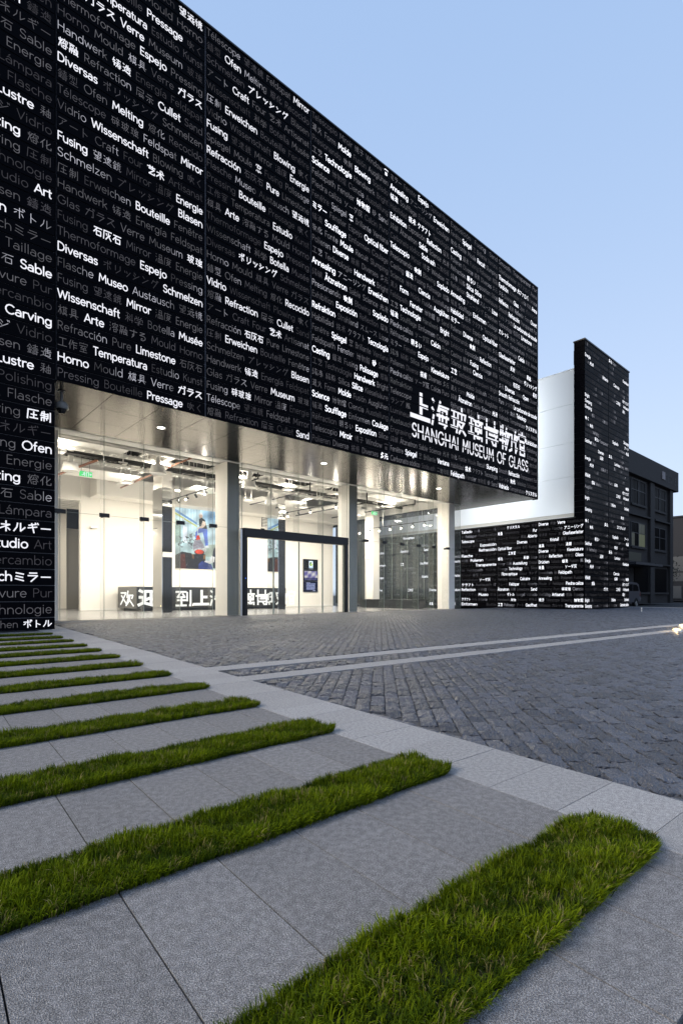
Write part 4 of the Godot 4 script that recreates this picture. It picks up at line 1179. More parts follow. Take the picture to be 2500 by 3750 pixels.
# ---------------------------------------------------------------- the lettered wall and tower on the right, and the white block
func annex_and_tower() -> void:
	var turn := Basis(Vector3.UP, -PI / 2)
	var wall := thing("lettered_wall", "low black wall of glowing words under the white block, right of the glass hall", "wall")
	box("wall_core", wall, Vector3(27.635, 0.02, -27.0), Vector3(27.95, 4.84, -11.72), M.annex_backing)
	var r := 4.79 / 16.0
	for c in 6:
		for k in 16:
			var p := facade_panel(wall, Vector3(27.6, k * r + 0.03, -11.70 - (c + 1) * 2.55), 2.55, r, turn)
			var src: Array = ANNEX[2 - (c % 3)]
			var row: String = src[(k + (c / 3) * 7) % 16]
			if c > 2 and k % 3 != 0:
				row = row.replace("*", "")
			letter_row(p, row, 2.5, r, 0.0, false, 0.85 if c < 3 else 0.5, true)
	box("coping", wall, Vector3(27.59, 4.845, -27.0), Vector3(28.0, 4.90, -12.17), M.black_metal)
	var tower := thing("lettered_tower", "tall narrow black tower of glowing words at the right of the white block", "tower")
	box("tower_core", tower, Vector3(27.64, 0.02, -12.28), Vector3(33.8, 14.08, -11.74), M.dark_wall)
	box("tower_fin", tower, Vector3(28.2, 13.2, -12.55), Vector3(33.7, 13.95, -12.31), M.dark_wall)
	box("tower_cap", tower, Vector3(27.58, 14.09, -12.30), Vector3(33.82, 14.16, -11.68), M.black_metal)
	var h := 14.05 / 47.0
	for k in 47:
		var side := facade_panel(tower, Vector3(27.605, k * h + 0.02, -12.29), 0.575, h, turn)
		side.name = "side_panel"
		for c in 2:
			var p := facade_panel(tower, Vector3(27.61 + c * 3.09, k * h + 0.02, -11.71), 3.09, h)
			var words: PackedStringArray = TOWER[(k + c * 5) % TOWER.size()].split(" ")
			var half := " ".join(words.slice(0, 4) if c == 0 else words.slice(words.size() - 4))
			if rng.randf() < 0.45:
				half = half.replace("*", "") if rng.randf() < 0.4 else half.replace(" *", " ")
			letter_row(p, half, 3.03, h, 0.0, false, 0.6, true)
	var block := thing("white_block", "plain white building block behind the black wall, with four horizontal joints", "building")
	box("block_core", block, Vector3(28.64, 0.0, -29.0), Vector3(33.6, 13.10, -12.78), M.clad_white)
	var ys := [4.5, 5.25, 7.27, 9.15, 11.26, 13.14]
	for k in 5:
		box("wall_panel", block, Vector3(28.6, ys[k] + 0.006, -29.0), Vector3(28.638, ys[k + 1] - 0.006, -12.31), M.beige if k == 0 else M.clad_white, 0.003)
	box("roof_coping", block, Vector3(28.56, 13.136, -29.0), Vector3(33.6, 13.19, -12.56), M.clad_white, 0.004)
	# wash light hidden behind the coping of the wall
	var strip := box("wash_light", wall, Vector3(27.78, 4.902, -24.0), Vector3(27.9, 4.94, -12.4), M.wash)
	var l := AreaLight3D.new()
	l.name = "wash"
	l.area_size = Vector2(11.4, 0.1)
	l.light_energy = 2.5
	l.light_color = Color(0.93, 0.97, 1.0)
	l.shadow_enabled = true
	l.area_range = 40.0
	strip.add_child(l)
	var up := Vector3(0.35, 1.0, 0.0).normalized()
	l.global_transform = Transform3D(Basis(Vector3(0, 0, 1), (-up).cross(Vector3(0, 0, 1)), -up), Vector3(27.84, 4.96, -18.2))
	# unseen wall washer added on the museum box to even out the white block
	var w := box("added_washer_light", museum, Vector3(X1 - 0.002, 6.2, -17.6), Vector3(X1 + 0.06, 14.2, -17.2), M.wash)
	var a := AreaLight3D.new()
	a.name = "wash"
	a.area_size = Vector2(0.4, 8.0)
	a.light_energy = 40.0
	a.light_color = Color(0.95, 0.98, 1.0)
	a.area_range = 40.0
	a.shadow_enabled = true
	w.add_child(a)
	a.global_transform = Transform3D(Basis(Vector3.UP, -PI / 2), Vector3(X1 + 0.075, 10.2, -17.4))
# ---------------------------------------------------------------- buildings beyond the plaza
func far_buildings() -> void:
	var b := thing("office_building", "dark grey three storey building with an overhanging fascia, right of the lettered tower", "building")
	var z := -15.5
	var S := 1.0916
	var fx := func(x: float) -> float: return x * S
	var fy := func(y: float) -> float: return 0.8 + (y - 0.8) * S
	var x1: float = fx.call(50.35)
	box("wall", b, Vector3(30.0, 0.0, -34.0), Vector3(x1, fy.call(9.6), z), M.grey_render)
	box("fascia", b, Vector3(30.0, fy.call(9.50), -34.0), Vector3(fx.call(51.2), fy.call(11.15), z + 0.4), M.grey_render, 0.02)
	for p in [[44.85, 45.80], [49.6, 50.35]]:
		box("pilaster", b, Vector3(fx.call(p[0]), 0.0, z + 0.002), Vector3(fx.call(p[1]) - 0.005, fy.call(9.49), z + 0.22), M.grey_render)
	for y in [6.6, 3.1]:
		box("string_course", b, Vector3(31.0, fy.call(y), z + 0.002), Vector3(fx.call(44.84), fy.call(y) + 0.14, z + 0.30), M.grey_render)
		box("string_course", b, Vector3(fx.call(45.81), fy.call(y), z + 0.002), Vector3(fx.call(49.59), fy.call(y) + 0.14, z + 0.30), M.grey_render)
	var wins := [[41.25, 44.2, 7.5, 9.35, false], [45.95, 48.9, 7.5, 9.35, false], [41.25, 44.2, 4.35, 6.15, true], [45.95, 48.9, 4.35, 6.15, false], [36.5, 39.5, 7.5, 9.35, false], [36.5, 39.5, 4.35, 6.15, false]]
	for w in wins:
		var a := Vector2(fx.call(w[0]), fy.call(w[2]))
		var c := Vector2(fx.call(w[1]), fy.call(w[3]))
		var n := Node3D.new()
		n.name = "window"
		b.add_child(n, true)
		box("sill", n, Vector3(a.x - 0.1, a.y - 0.16, z + 0.002), Vector3(c.x + 0.1, a.y - 0.01, z + 0.16), M.grey_render)
		var t := 0.05
		for e in [[a.x, a.x + t, a.y, c.y], [c.x - t, c.x, a.y, c.y], [(a.x + c.x) / 2 - t, (a.x + c.x) / 2 + t, a.y, c.y]]:
			box("frame", n, Vector3(e[0], e[2], z + 0.004), Vector3(e[1], e[3], z + 0.07), M.far_frame)
		for y in [a.y, lerpf(a.y, c.y, 0.55), c.y - t]:
			box("frame", n, Vector3(a.x + t, y, z + 0.006), Vector3(c.x - t, y + t, z + 0.065), M.far_frame)
		for k in 4:
			for h in 2:
				var px := lerpf(a.x + t, c.x - t, k / 4.0)
				var qx := lerpf(a.x + t, c.x - t, (k + 1) / 4.0)
				var py := a.y + t if h == 0 else lerpf(a.y, c.y, 0.55) + t
				var qy := lerpf(a.y, c.y, 0.55) if h == 0 else c.y - t
				var lit_pane: bool = w[4] and (h == 0 or k > 0) and k != 1
				box("lit_window_pane" if lit_pane else "pane", n, Vector3(px + 0.015, py, z + 0.004), Vector3(qx - 0.015, qy, z + 0.03), (M.dim_window if h == 0 and k > 1 else M.dimmer_window) if lit_pane else M.far_glass)
	# dark openings of the ground floor
	for g in [[41.9, 44.7], [45.95, 49.2], [36.0, 39.5]]:
		box("shutter", b, Vector3(fx.call(g[0]), fy.call(0.95), z + 0.003), Vector3(fx.call(g[1]), fy.call(2.85), z + 0.05), M.far_glass)
		box("shutter_sill", b, Vector3(fx.call(g[0]) - 0.1, fy.call(0.80), z + 0.003), Vector3(fx.call(g[1]) + 0.1, fy.call(0.94), z + 0.2), M.grey_render)
	# glazed canopy with a faint light in it
	var can := Node3D.new()
	can.name = "canopy"
	b.add_child(can, true)
	box("canopy_slab", can, Vector3(fx.call(38.0), fy.call(2.82), z + 0.01), Vector3(fx.call(43.4), fy.call(2.98), z + 1.6), M.far_frame)
	box("canopy_window", can, Vector3(fx.call(39.0), fy.call(2.99), z + 0.012), Vector3(fx.call(43.3), fy.call(3.9), z + 0.05), M.dimmest_window)
	# square badge and blurred raised letters on the fascia
	box("badge", b, Vector3(fx.call(46.85), fy.call(10.0), z + 0.402), Vector3(fx.call(47.6), fy.call(10.62), z + 0.46), M.far_badge, 0.01)
	var xx := 47.85
	for ch in "TERIEX":
		var v := PackedVector3Array()
		for p in word_tris(ch, 0.08, 0.0):
			v.append(Vector3(p.x * 0.48, p.y * 0.55, 0))
		put("letter", b, flat_mesh(v), M.far_letters, Transform3D(Basis(), Vector3(fx.call(xx), fy.call(9.98), z + 0.43)))
		xx += 0.56
	var y2 := thing("long_workshop", "long dark blue grey block beyond the office building, at the right edge of the photo", "building")
	box("wall", y2, Vector3(70.0, 0.0, -60.0), Vector3(84.0, 9.75, 14.0), M.blue_render)
	box("roof_edge", y2, Vector3(69.9, 9.752, -60.0), Vector3(84.0, 9.95, 14.0), M.blue_render)
	box("pale_wall", y2, Vector3(69.95, 2.3, -20.2), Vector3(69.99, 5.2, 0.0), M.pale_render)
	box("gutter", y2, Vector3(69.86, 3.4, -20.2), Vector3(69.94, 3.48, 0.0), M.far_frame)
	box("white_door", y2, Vector3(69.9, 0.3, -20.0), Vector3(69.98, 1.75, -18.6), M.pale_render)
	box("gate", y2, Vector3(69.9, 0.0, -18.0), Vector3(69.97, 2.28, 2.0), M.far_glass)
	# small tree at the corner
	var tr := thing("small_tree", "small dark tree between the office building and the long block", "tree", Vector3(62.5, 0, -18.3))
	tube("trunk", tr, [Vector3(0, -0.1, 0), Vector3(0.05, 1.2, 0.02), Vector3(-0.05, 2.3, 0)], 0.09, M.bark)
	tube("branch", tr, [Vector3(0, 1.9, 0), Vector3(0.5, 2.9, 0.2), Vector3(0.7, 3.6, 0.2)], 0.035, M.bark)
	tube("branch", tr, [Vector3(-0.02, 2.1, 0), Vector3(-0.5, 3.2, -0.2), Vector3(-0.6, 3.9, -0.3)], 0.035, M.bark)
	var v := PackedVector3Array()
	for k in 1500:
		var p := Vector3(rng.randfn(0, 0.5), 3.2 + rng.randfn(0, 0.55), rng.randfn(0, 0.5))
		if p.y < 2.0:
			p.y = 2.0 + rng.randf()
		var a := Vector3(rng.randf_range(-1, 1), rng.randf_range(-1, 1), rng.randf_range(-1, 1)).normalized() * 0.11
		var bb := a.cross(Vector3(rng.randf_range(-1, 1), 0.4, rng.randf_range(-1, 1))).normalized() * 0.05
		v.append_array([p - a, p + bb, p + a, p - a, p + a, p - bb])
	put("crown", tr, flat_mesh(v), M.dark_leaf)
	# minivan parked behind the tower
	var van := thing("minivan", "silver grey minivan parked behind the tower, only its rear end showing", "van", Vector3(36.25, 0, -12.6))
	van.scale = Vector3.ONE * 0.93
	var S2 := PackedVector2Array([Vector2(-2.35, 0.35), Vector2(-2.38, 0.75), Vector2(-2.1, 0.95), Vector2(-1.35, 1.08), Vector2(-0.55, 1.62), Vector2(0.4, 1.72), Vector2(1.55, 1.68), Vector2(1.95, 1.55), Vector2(2.2, 1.0), Vector2(2.3, 0.85), Vector2(2.32, 0.40), Vector2(1.95, 0.30), Vector2(-2.0, 0.28)])
	put("body", van, extrude(S2, -1.75, 0.0), M.van_paint)
	put("side_window", van, extrude(PackedVector2Array([Vector2(0.85, 1.08), Vector2(0.85, 1.55), Vector2(1.50, 1.53), Vector2(1.78, 1.42), Vector2(1.95, 1.10)]), 0.002, 0.012), M.far_glass)
	put("side_window", van, extrude(PackedVector2Array([Vector2(-0.9, 1.08), Vector2(-0.4, 1.52), Vector2(0.75, 1.57), Vector2(0.75, 1.08)]), 0.002, 0.012), M.far_glass)
	box("rear_bumper", van, Vector3(2.1, 0.32, -1.72), Vector3(2.42, 0.62, 0.02), M.van_paint, 0.05)
	box("tail_lamp", van, Vector3(2.16, 0.72, -0.20), Vector3(2.29, 1.05, 0.012), M.tail_red, 0.02)
	for wx in [1.45, -1.45]:
		var w := Node3D.new()
		w.name = "wheel"
		w.position = Vector3(wx, 0.20, -0.06)
		w.rotation_degrees = Vector3(90, 0, 0)
		van.add_child(w, true)
		lathe("tyre", w, [Vector2(0.20, -0.1), Vector2(0.31, -0.1), Vector2(0.335, -0.07), Vector2(0.335, 0.07), Vector2(0.31, 0.1), Vector2(0.20, 0.1)], Vector3.ZERO, M.tyre, 24)
		lathe("rim", w, [Vector2(0.0, 0.05), Vector2(0.06, 0.08), Vector2(0.19, 0.06), Vector2(0.20, 0.09)], Vector3.ZERO, M.steel, 20)
		lathe("wheel_arch", w, [Vector2(0.34, 0.066), Vector2(0.39, 0.072), Vector2(0.40, 0.068)], Vector3.ZERO, M.tyre, 24)

# ---------------------------------------------------------------- inside the hall
func poly_into(im: Image, pts: Array, c: Color, soft := 0.0) -> void:
	var lo := Vector2(1e9, 1e9)
	var hi := -lo
	var poly := PackedVector2Array()
	for i in range(0, pts.size(), 2):
		var p := Vector2(pts[i] / 100.0 * im.get_width(), pts[i + 1] / 100.0 * im.get_height())
		poly.append(p)
		lo = lo.min(p)
		hi = hi.max(p)
	for y in range(maxi(0, int(lo.y)), mini(im.get_height(), int(hi.y) + 1)):
		for x in range(maxi(0, int(lo.x)), mini(im.get_width(), int(hi.x) + 1)):
			if Geometry2D.is_point_in_polygon(Vector2(x + 0.5, y + 0.5), poly):
				var k := 1.0 + rng.randf_range(-soft, soft)
				im.set_pixel(x, y, Color(c.r * k, c.g * k, c.b * k))

func oval(im: Image, cx: float, cy: float, rx: float, ry: float, c: Color, soft := 0.0) -> void:
	var pts := []
	for k in 18:
		pts.append_array([cx + rx * cos(TAU * k / 18), cy + ry * sin(TAU * k / 18)])
	poly_into(im, pts, c, soft)

func poster_picture() -> ImageTexture:
	# two glass makers in a workshop: one standing on a block with a blowpipe over a mould, one sitting with his back to us
	var im := Image.create(220, 280, false, Image.FORMAT_RGB8)
	for y in 280:
		for x in 220:
			var t := float(y) / 280.0
			var n := sin(x * 0.21 + y * 0.05) * 0.03 + rng.randf_range(-0.025, 0.025)
			var c := Color(0.78, 0.9, 0.95).lerp(Color(0.66, 0.76, 0.74), t)
			if x > 120 and y < 80:
				c = c.lerp(Color(0.30, 0.50, 0.68), 0.75 * (1.0 - absf(x - 165) / 60.0) * (1.0 - absf(y - 45) / 42.0) + 0.1)
			im.set_pixel(x, y, Color(c.r + n, c.g + n, c.b + n))
	for k in 9:
		poly_into(im, [k * 6 + 2, 0, k * 6 + 3, 0, k * 6 + 3, 40, k * 6 + 2, 44], Color(0.62, 0.76, 0.80))
	poly_into(im, [0, 10, 45, 28, 45, 31, 0, 14], Color(0.35, 0.55, 0.75))
	poly_into(im, [0, 15, 45, 33, 45, 35, 0, 18], Color(0.72, 0.76, 0.35))
	poly_into(im, [0, 24, 12, 28, 12, 60, 0, 62], Color(0.55, 0.68, 0.64), 0.2)
	poly_into(im, [16, 34, 24, 36, 24, 60, 16, 60], Color(0.9, 0.94, 0.98), 0.05)
	oval(im, 16.5, 24.5, 2.0, 2.2, Color(0.25, 0.3, 0.32))
	oval(im, 16.5, 24.5, 1.4, 1.5, Color(0.9, 0.95, 0.96))
	for k in 30:
		var x := rng.randf_range(2, 45)
		var y := rng.randf_range(46, 66)
		poly_into(im, [x, y, x + rng.randf_range(2, 9), y + rng.randf_range(-3, 3), x + 3, y + 4], Color(0.2, 0.26, 0.26).lerp(Color(0.75, 0.8, 0.8), rng.randf()), 0.2)
	for k in 24:
		var x := rng.randf_range(60, 98)
		poly_into(im, [x, 28, x + 1.2, 28, x + 1.2, 60, x, 60], Color(0.8, 0.9, 0.93).lerp(Color(0.5, 0.65, 0.7), rng.randf()), 0.05)
	poly_into(im, [62, 62, 100, 58, 100, 80, 60, 80], Color(0.62, 0.68, 0.62), 0.06)
	# standing man
	oval(im, 53, 16.5, 4.2, 4.6, Color(0.80, 0.70, 0.62), 0.06)
	poly_into(im, [49.5, 15.5, 51, 12, 55, 11.6, 57.4, 14.5, 57.6, 18, 56, 15, 51, 14.5], Color(0.86, 0.86, 0.84))
	poly_into(im, [49, 22, 55, 19.5, 62, 22.5, 66, 33, 67, 37, 52, 36, 49, 30], Color(0.08, 0.13, 0.14), 0.2)
	poly_into(im, [57, 24, 63, 25, 64, 30, 58, 35, 47, 38.5, 45.5, 36.5, 54, 32], Color(0.84, 0.76, 0.68), 0.06)
	poly_into(im, [51, 36, 67, 36.5, 67.5, 48, 69, 62, 62.5, 63, 60, 50, 57, 42, 48, 44, 46, 53, 41, 52, 42, 43], Color(0.32, 0.44, 0.76), 0.14)
	poly_into(im, [62, 63, 70, 62, 71, 66, 62, 66], Color(0.8, 0.82, 0.82), 0.1)
	poly_into(im, [46, 38, 47.2, 38, 47.4, 50, 46.2, 50], Color(0.95, 0.96, 0.9))
	# hot glass and the mould
	poly_into(im, [44, 48, 49, 47, 52, 52, 50, 56, 43, 55], Color(0.75, 0.16, 0.10), 0.3)
	poly_into(im, [40, 55, 52, 54, 58, 60, 62, 68, 60, 72, 38, 72, 36, 64], Color(0.55, 0.54, 0.58), 0.45)
	poly_into(im, [36, 70, 62, 66, 66, 69, 60, 76, 40, 77], Color(0.75, 0.76, 0.74), 0.4)
	oval(im, 50, 73.5, 10.5, 4.4, Color(0.10, 0.08, 0.08))
	oval(im, 50, 73, 9.2, 3.6, Color(0.85, 0.24, 0.12), 0.05)
	poly_into(im, [37, 77, 62, 76, 60, 90, 40, 92], Color(0.05, 0.08, 0.13), 0.3)
	poly_into(im, [33, 77, 38, 77, 40, 90, 34, 90], Color(0.52, 0.36, 0.20), 0.2)
	poly_into(im, [58, 78, 63, 77, 63, 88, 58, 90], Color(0.55, 0.40, 0.24), 0.2)
	poly_into(im, [0, 80, 14, 74, 34, 76, 36, 100, 0, 100], Color(0.10, 0.11, 0.12), 0.5)
	poly_into(im, [10, 78, 20, 77, 22, 100, 10, 100], Color(0.30, 0.12, 0.08), 0.4)
	poly_into(im, [34, 84, 62, 84, 70, 100, 20, 100], Color(0.05, 0.07, 0.12), 0.4)
	# sitting man
	oval(im, 97, 56, 4.5, 5.0, Color(0.55, 0.45, 0.38), 0.1)
	poly_into(im, [93, 50, 100, 47, 100, 56, 94, 57], Color(0.16, 0.17, 0.2), 0.2)
	poly_into(im, [82, 66, 90, 61, 100, 62, 100, 98, 80, 98, 78, 76], Color(0.14, 0.16, 0.22), 0.12)
	poly_into(im, [76, 78, 84, 80, 82, 88, 68, 92, 60, 89, 62, 86, 72, 86], Color(0.90, 0.90, 0.88), 0.05)
	poly_into(im, [48, 92, 56, 87, 76, 92, 80, 100, 48, 100], Color(0.14, 0.22, 0.50), 0.2)
	for k in 60:
		im.set_pixel(rng.randi_range(2, 150), rng.randi_range(225, 278), Color(0.9, 0.92, 0.88))
	im.resize(132, 168, Image.INTERPOLATE_BILINEAR)
	im.resize(264, 336, Image.INTERPOLATE_CUBIC)
	for y in 336:
		for x in 264:
			var c := im.get_pixel(x, y)
			var k := 1.0 + 0.16 * sin(x * 0.061 + y * 0.043) * sin(y * 0.057 - x * 0.021) + rng.randf_range(-0.05, 0.05)
			im.set_pixel(x, y, Color(c.r * k, c.g * k, c.b * k))
	return ImageTexture.create_from_image(im)

func hall_furniture() -> void:
	var desk := thing("reception_desk", "long black glass reception desk with big white characters on its front", "reception desk")
	box("plinth", desk, Vector3(9.5, 0.0, -26.9), Vector3(17.6, 0.12, -24.62), M.black_metal)
	box("body", desk, Vector3(9.24, 0.121, -27.0), Vector3(17.8, 1.15, -24.5), M.desk_glass, 0.004)
	box("counter_top", desk, Vector3(9.23, 1.151, -27.0), Vector3(17.81, 1.19, -24.49), M.white_paint, 0.006)
	var x := 9.28
	for ch in "迎来到上海玻璃博物馆":
		if ch != "来":
			var v := PackedVector3Array()
			for line in glyph(ch)[1]:
				for i in line.size() - 1:
					var a: Vector2 = line[i]
					var b: Vector2 = line[i + 1]
					var d := (b - a).normalized()
					var hw := 0.098 if glyph(ch)[1].size() < 8 else 0.068
					var n := Vector2(-d.y, d.x) * hw
					for p in [a - d * hw * 0.8 + n, a - d * hw * 0.8 - n, b + d * hw * 0.8 - n, a - d * hw * 0.8 + n, b + d * hw * 0.8 - n, b + d * hw * 0.8 + n]:
						v.append(Vector3(p.x * 0.72, p.y * 0.68, 0))
			put("glowing_character", desk, flat_mesh(v), M.desk_letters, Transform3D(Basis(), Vector3(x, 0.29, -24.494)))
		x += 0.92
	var v := PackedVector3Array()
	for p in word_tris("欢", 0.055, 0.0):
		v.append(Vector3(p.x * 1.5, p.y * 0.66, 0))
	put("glowing_character", desk, flat_mesh(v), M.desk_letters, Transform3D(Basis(Vector3.UP, -PI / 2), Vector3(9.235, 0.29, -26.7)))
	# lit poster on the back wall
	var poster := thing("poster_lightbox", "tall lit photo poster of two glass makers at work, on the hall's back wall", "poster", Vector3(12.33, 2.19, -27.3))
	box("case", poster, Vector3(0, 0, 0.002), Vector3(2.9, 3.66, 0.08), M.white_paint, 0.006)
	var q := QuadMesh.new()
	q.size = Vector2(2.86, 3.62)
	var pm := mat(Color(0.05, 0.05, 0.05), 0.35)
	var tex := poster_picture()
	pm.emission_enabled = true
	pm.emission_texture = tex
	pm.emission_operator = BaseMaterial3D.EMISSION_OP_MULTIPLY
	pm.emission = Color(1, 1, 1)
	pm.emission_energy_multiplier = 0.85
	put("picture", poster, q, pm, Transform3D(Basis(), Vector3(1.45, 1.83, 0.083)))
	# three screens above one another
	var stack := thing("screen_column", "column of three black wall screens to the right of the entrance, the top one showing a green letter", "screen", Vector3(21.2, 0.94, -27.3))
	for k in 3:
		var s := box("screen", stack, Vector3(0, k * 0.733 + 0.004, 0.003), Vector3(1.23, (k + 1) * 0.733 - 0.006, 0.075), M.black_metal, 0.01)
		var im := Image.create(96, 56, false, Image.FORMAT_RGB8)
		im.fill(Color(0.012, 0.012, 0.018))
		if k == 2:
			poly_into(im, [36, 14, 66, 14, 66, 82, 36, 82], Color(0.75, 0.88, 0.97))
			oval(im, 50, 44, 14, 30, Color(0.97, 0.98, 0.98))
			oval(im, 50, 44, 9, 20, Color(0.30, 0.55, 0.28))
			poly_into(im, [50, 36, 66, 30, 66, 40, 56, 42], Color(0.97, 0.98, 0.98))
			poly_into(im, [50, 42, 62, 42, 62, 56, 56, 60, 50, 56], Color(0.80, 0.93, 0.45))
			poly_into(im, [36, 86, 66, 86, 66, 94, 36, 94], Color(0.5, 0.52, 0.55), 0.6)
		elif k == 1:
			for y in range(3, 53):
				for xx in range(3, 93):
					var n := sin(xx * 0.12) * cos(y * 0.15 + xx * 0.05)
					var c := Color(0.32, 0.30, 0.55).lerp(Color(0.85, 0.84, 0.78), clampf(0.45 + 0.5 * n, 0, 1))
					if y > 38:
						c = c.lerp(Color(0.12, 0.12, 0.30), 0.7)
					im.set_pixel(xx, y, c)
		else:
			im.fill(Color(0.03, 0.03, 0.16))
			poly_into(im, [18, 10, 46, 10, 46, 15, 18, 15], Color(0.75, 0.78, 0.9))
			for r in 8:
				poly_into(im, [18, 20 + r * 8, 82 - (r * 7) % 5, 20 + r * 8, 82 - (r * 7) % 5, 25 + r * 8, 18, 25 + r * 8], Color(0.62, 0.66, 0.85), 0.35)
			poly_into(im, [64, 88, 82, 88, 82, 92, 64, 92], Color(0.75, 0.78, 0.9))
		var sm := mat(Color(0.01, 0.01, 0.01), 0.2)
		sm.emission_enabled = true
		sm.emission_texture = ImageTexture.create_from_image(im)
		sm.emission_operator = BaseMaterial3D.EMISSION_OP_MULTIPLY
		sm.emission = Color(1, 1, 1)
		sm.emission_energy_multiplier = 0.9
		var face := QuadMesh.new()
		face.size = Vector2(1.19, 0.69)
		put("display", s, face, sm, Transform3D(Basis(), Vector3(0, 0, 0.038)))
	# long black bench along the end glazing
	var bench := thing("black_bench", "long low black counter standing along the glass at the right end of the hall", "bench")
	box("body", bench, Vector3(22.2, 0.06, -23.0), Vector3(22.75, 0.46, -18.3), M.desk_glass, 0.006)
	box("top", bench, Vector3(22.16, 0.461, -23.04), Vector3(22.79, 0.50, -18.26), M.black_metal, 0.006)
	box("foot", bench, Vector3(22.26, 0.0, -22.9), Vector3(22.7, 0.059, -18.4), M.black_metal)
	# wall grille
	var gr := thing("wall_grille", "pale slatted air grille high on the white back wall above the desk", "grille", Vector3(17.98, 4.99, -27.3))
	box("frame", gr, Vector3(0, 0, 0.002), Vector3(0.66, 0.56, 0.02), M.far_glass)
	for k in 6:
		box("slat", gr, Vector3(0.02, 0.02 + k * 0.09, 0.021), Vector3(0.64, 0.07 + k * 0.09, 0.045), M.white_paint)
	# exit signs
	for e in [[Vector3(6.05, 5.42, -22.0), "green exit sign hanging in the left part of the hall by the white wall"], [Vector3(21.75, 5.45, -21.5), "green exit sign hanging in front of the right end of the hall"]]:
		var s := thing("exit_sign", e[1], "exit sign", e[0], "exit signs")
		box("case", s, Vector3(0, 0, -0.03), Vector3(0.50, 0.22, 0.0), M.white_paint, 0.006)
		box("sign_face", s, Vector3(0.012, 0.012, 0.001), Vector3(0.488, 0.208, 0.008), M.exit_green)
		var v2 := PackedVector3Array()
		for p in cut_tris([PackedVector2Array([Vector2(0.20, 0.16), Vector2(0.18, 0.10)]), PackedVector2Array([Vector2(0.18, 0.10), Vector2(0.22, 0.07), Vector2(0.20, 0.03)]), PackedVector2Array([Vector2(0.18, 0.10), Vector2(0.14, 0.06), Vector2(0.11, 0.07)]), PackedVector2Array([Vector2(0.15, 0.145), Vector2(0.20, 0.15), Vector2(0.24, 0.11)]), PackedVector2Array([Vector2(0.21, 0.185), Vector2(0.215, 0.19)]), PackedVector2Array([Vector2(0.28, 0.03), Vector2(0.28, 0.18), Vector2(0.36, 0.18), Vector2(0.36, 0.03)]), PackedVector2Array([Vector2(0.40, 0.11), Vector2(0.46, 0.11)]), PackedVector2Array([Vector2(0.43, 0.14), Vector2(0.46, 0.11), Vector2(0.43, 0.08)])], 0.011, []):
			v2.append(Vector3(p.x, p.y, 0.0095))
		put("pictogram_sign", s, flat_mesh(v2), M.lit_word)
		for hx in [0.1, 0.4]:
			rod("hanger", s, Vector3(hx, 0.221, -0.015), Vector3(hx, 1.85, -0.015), 0.006, M.black_pipe, 6)

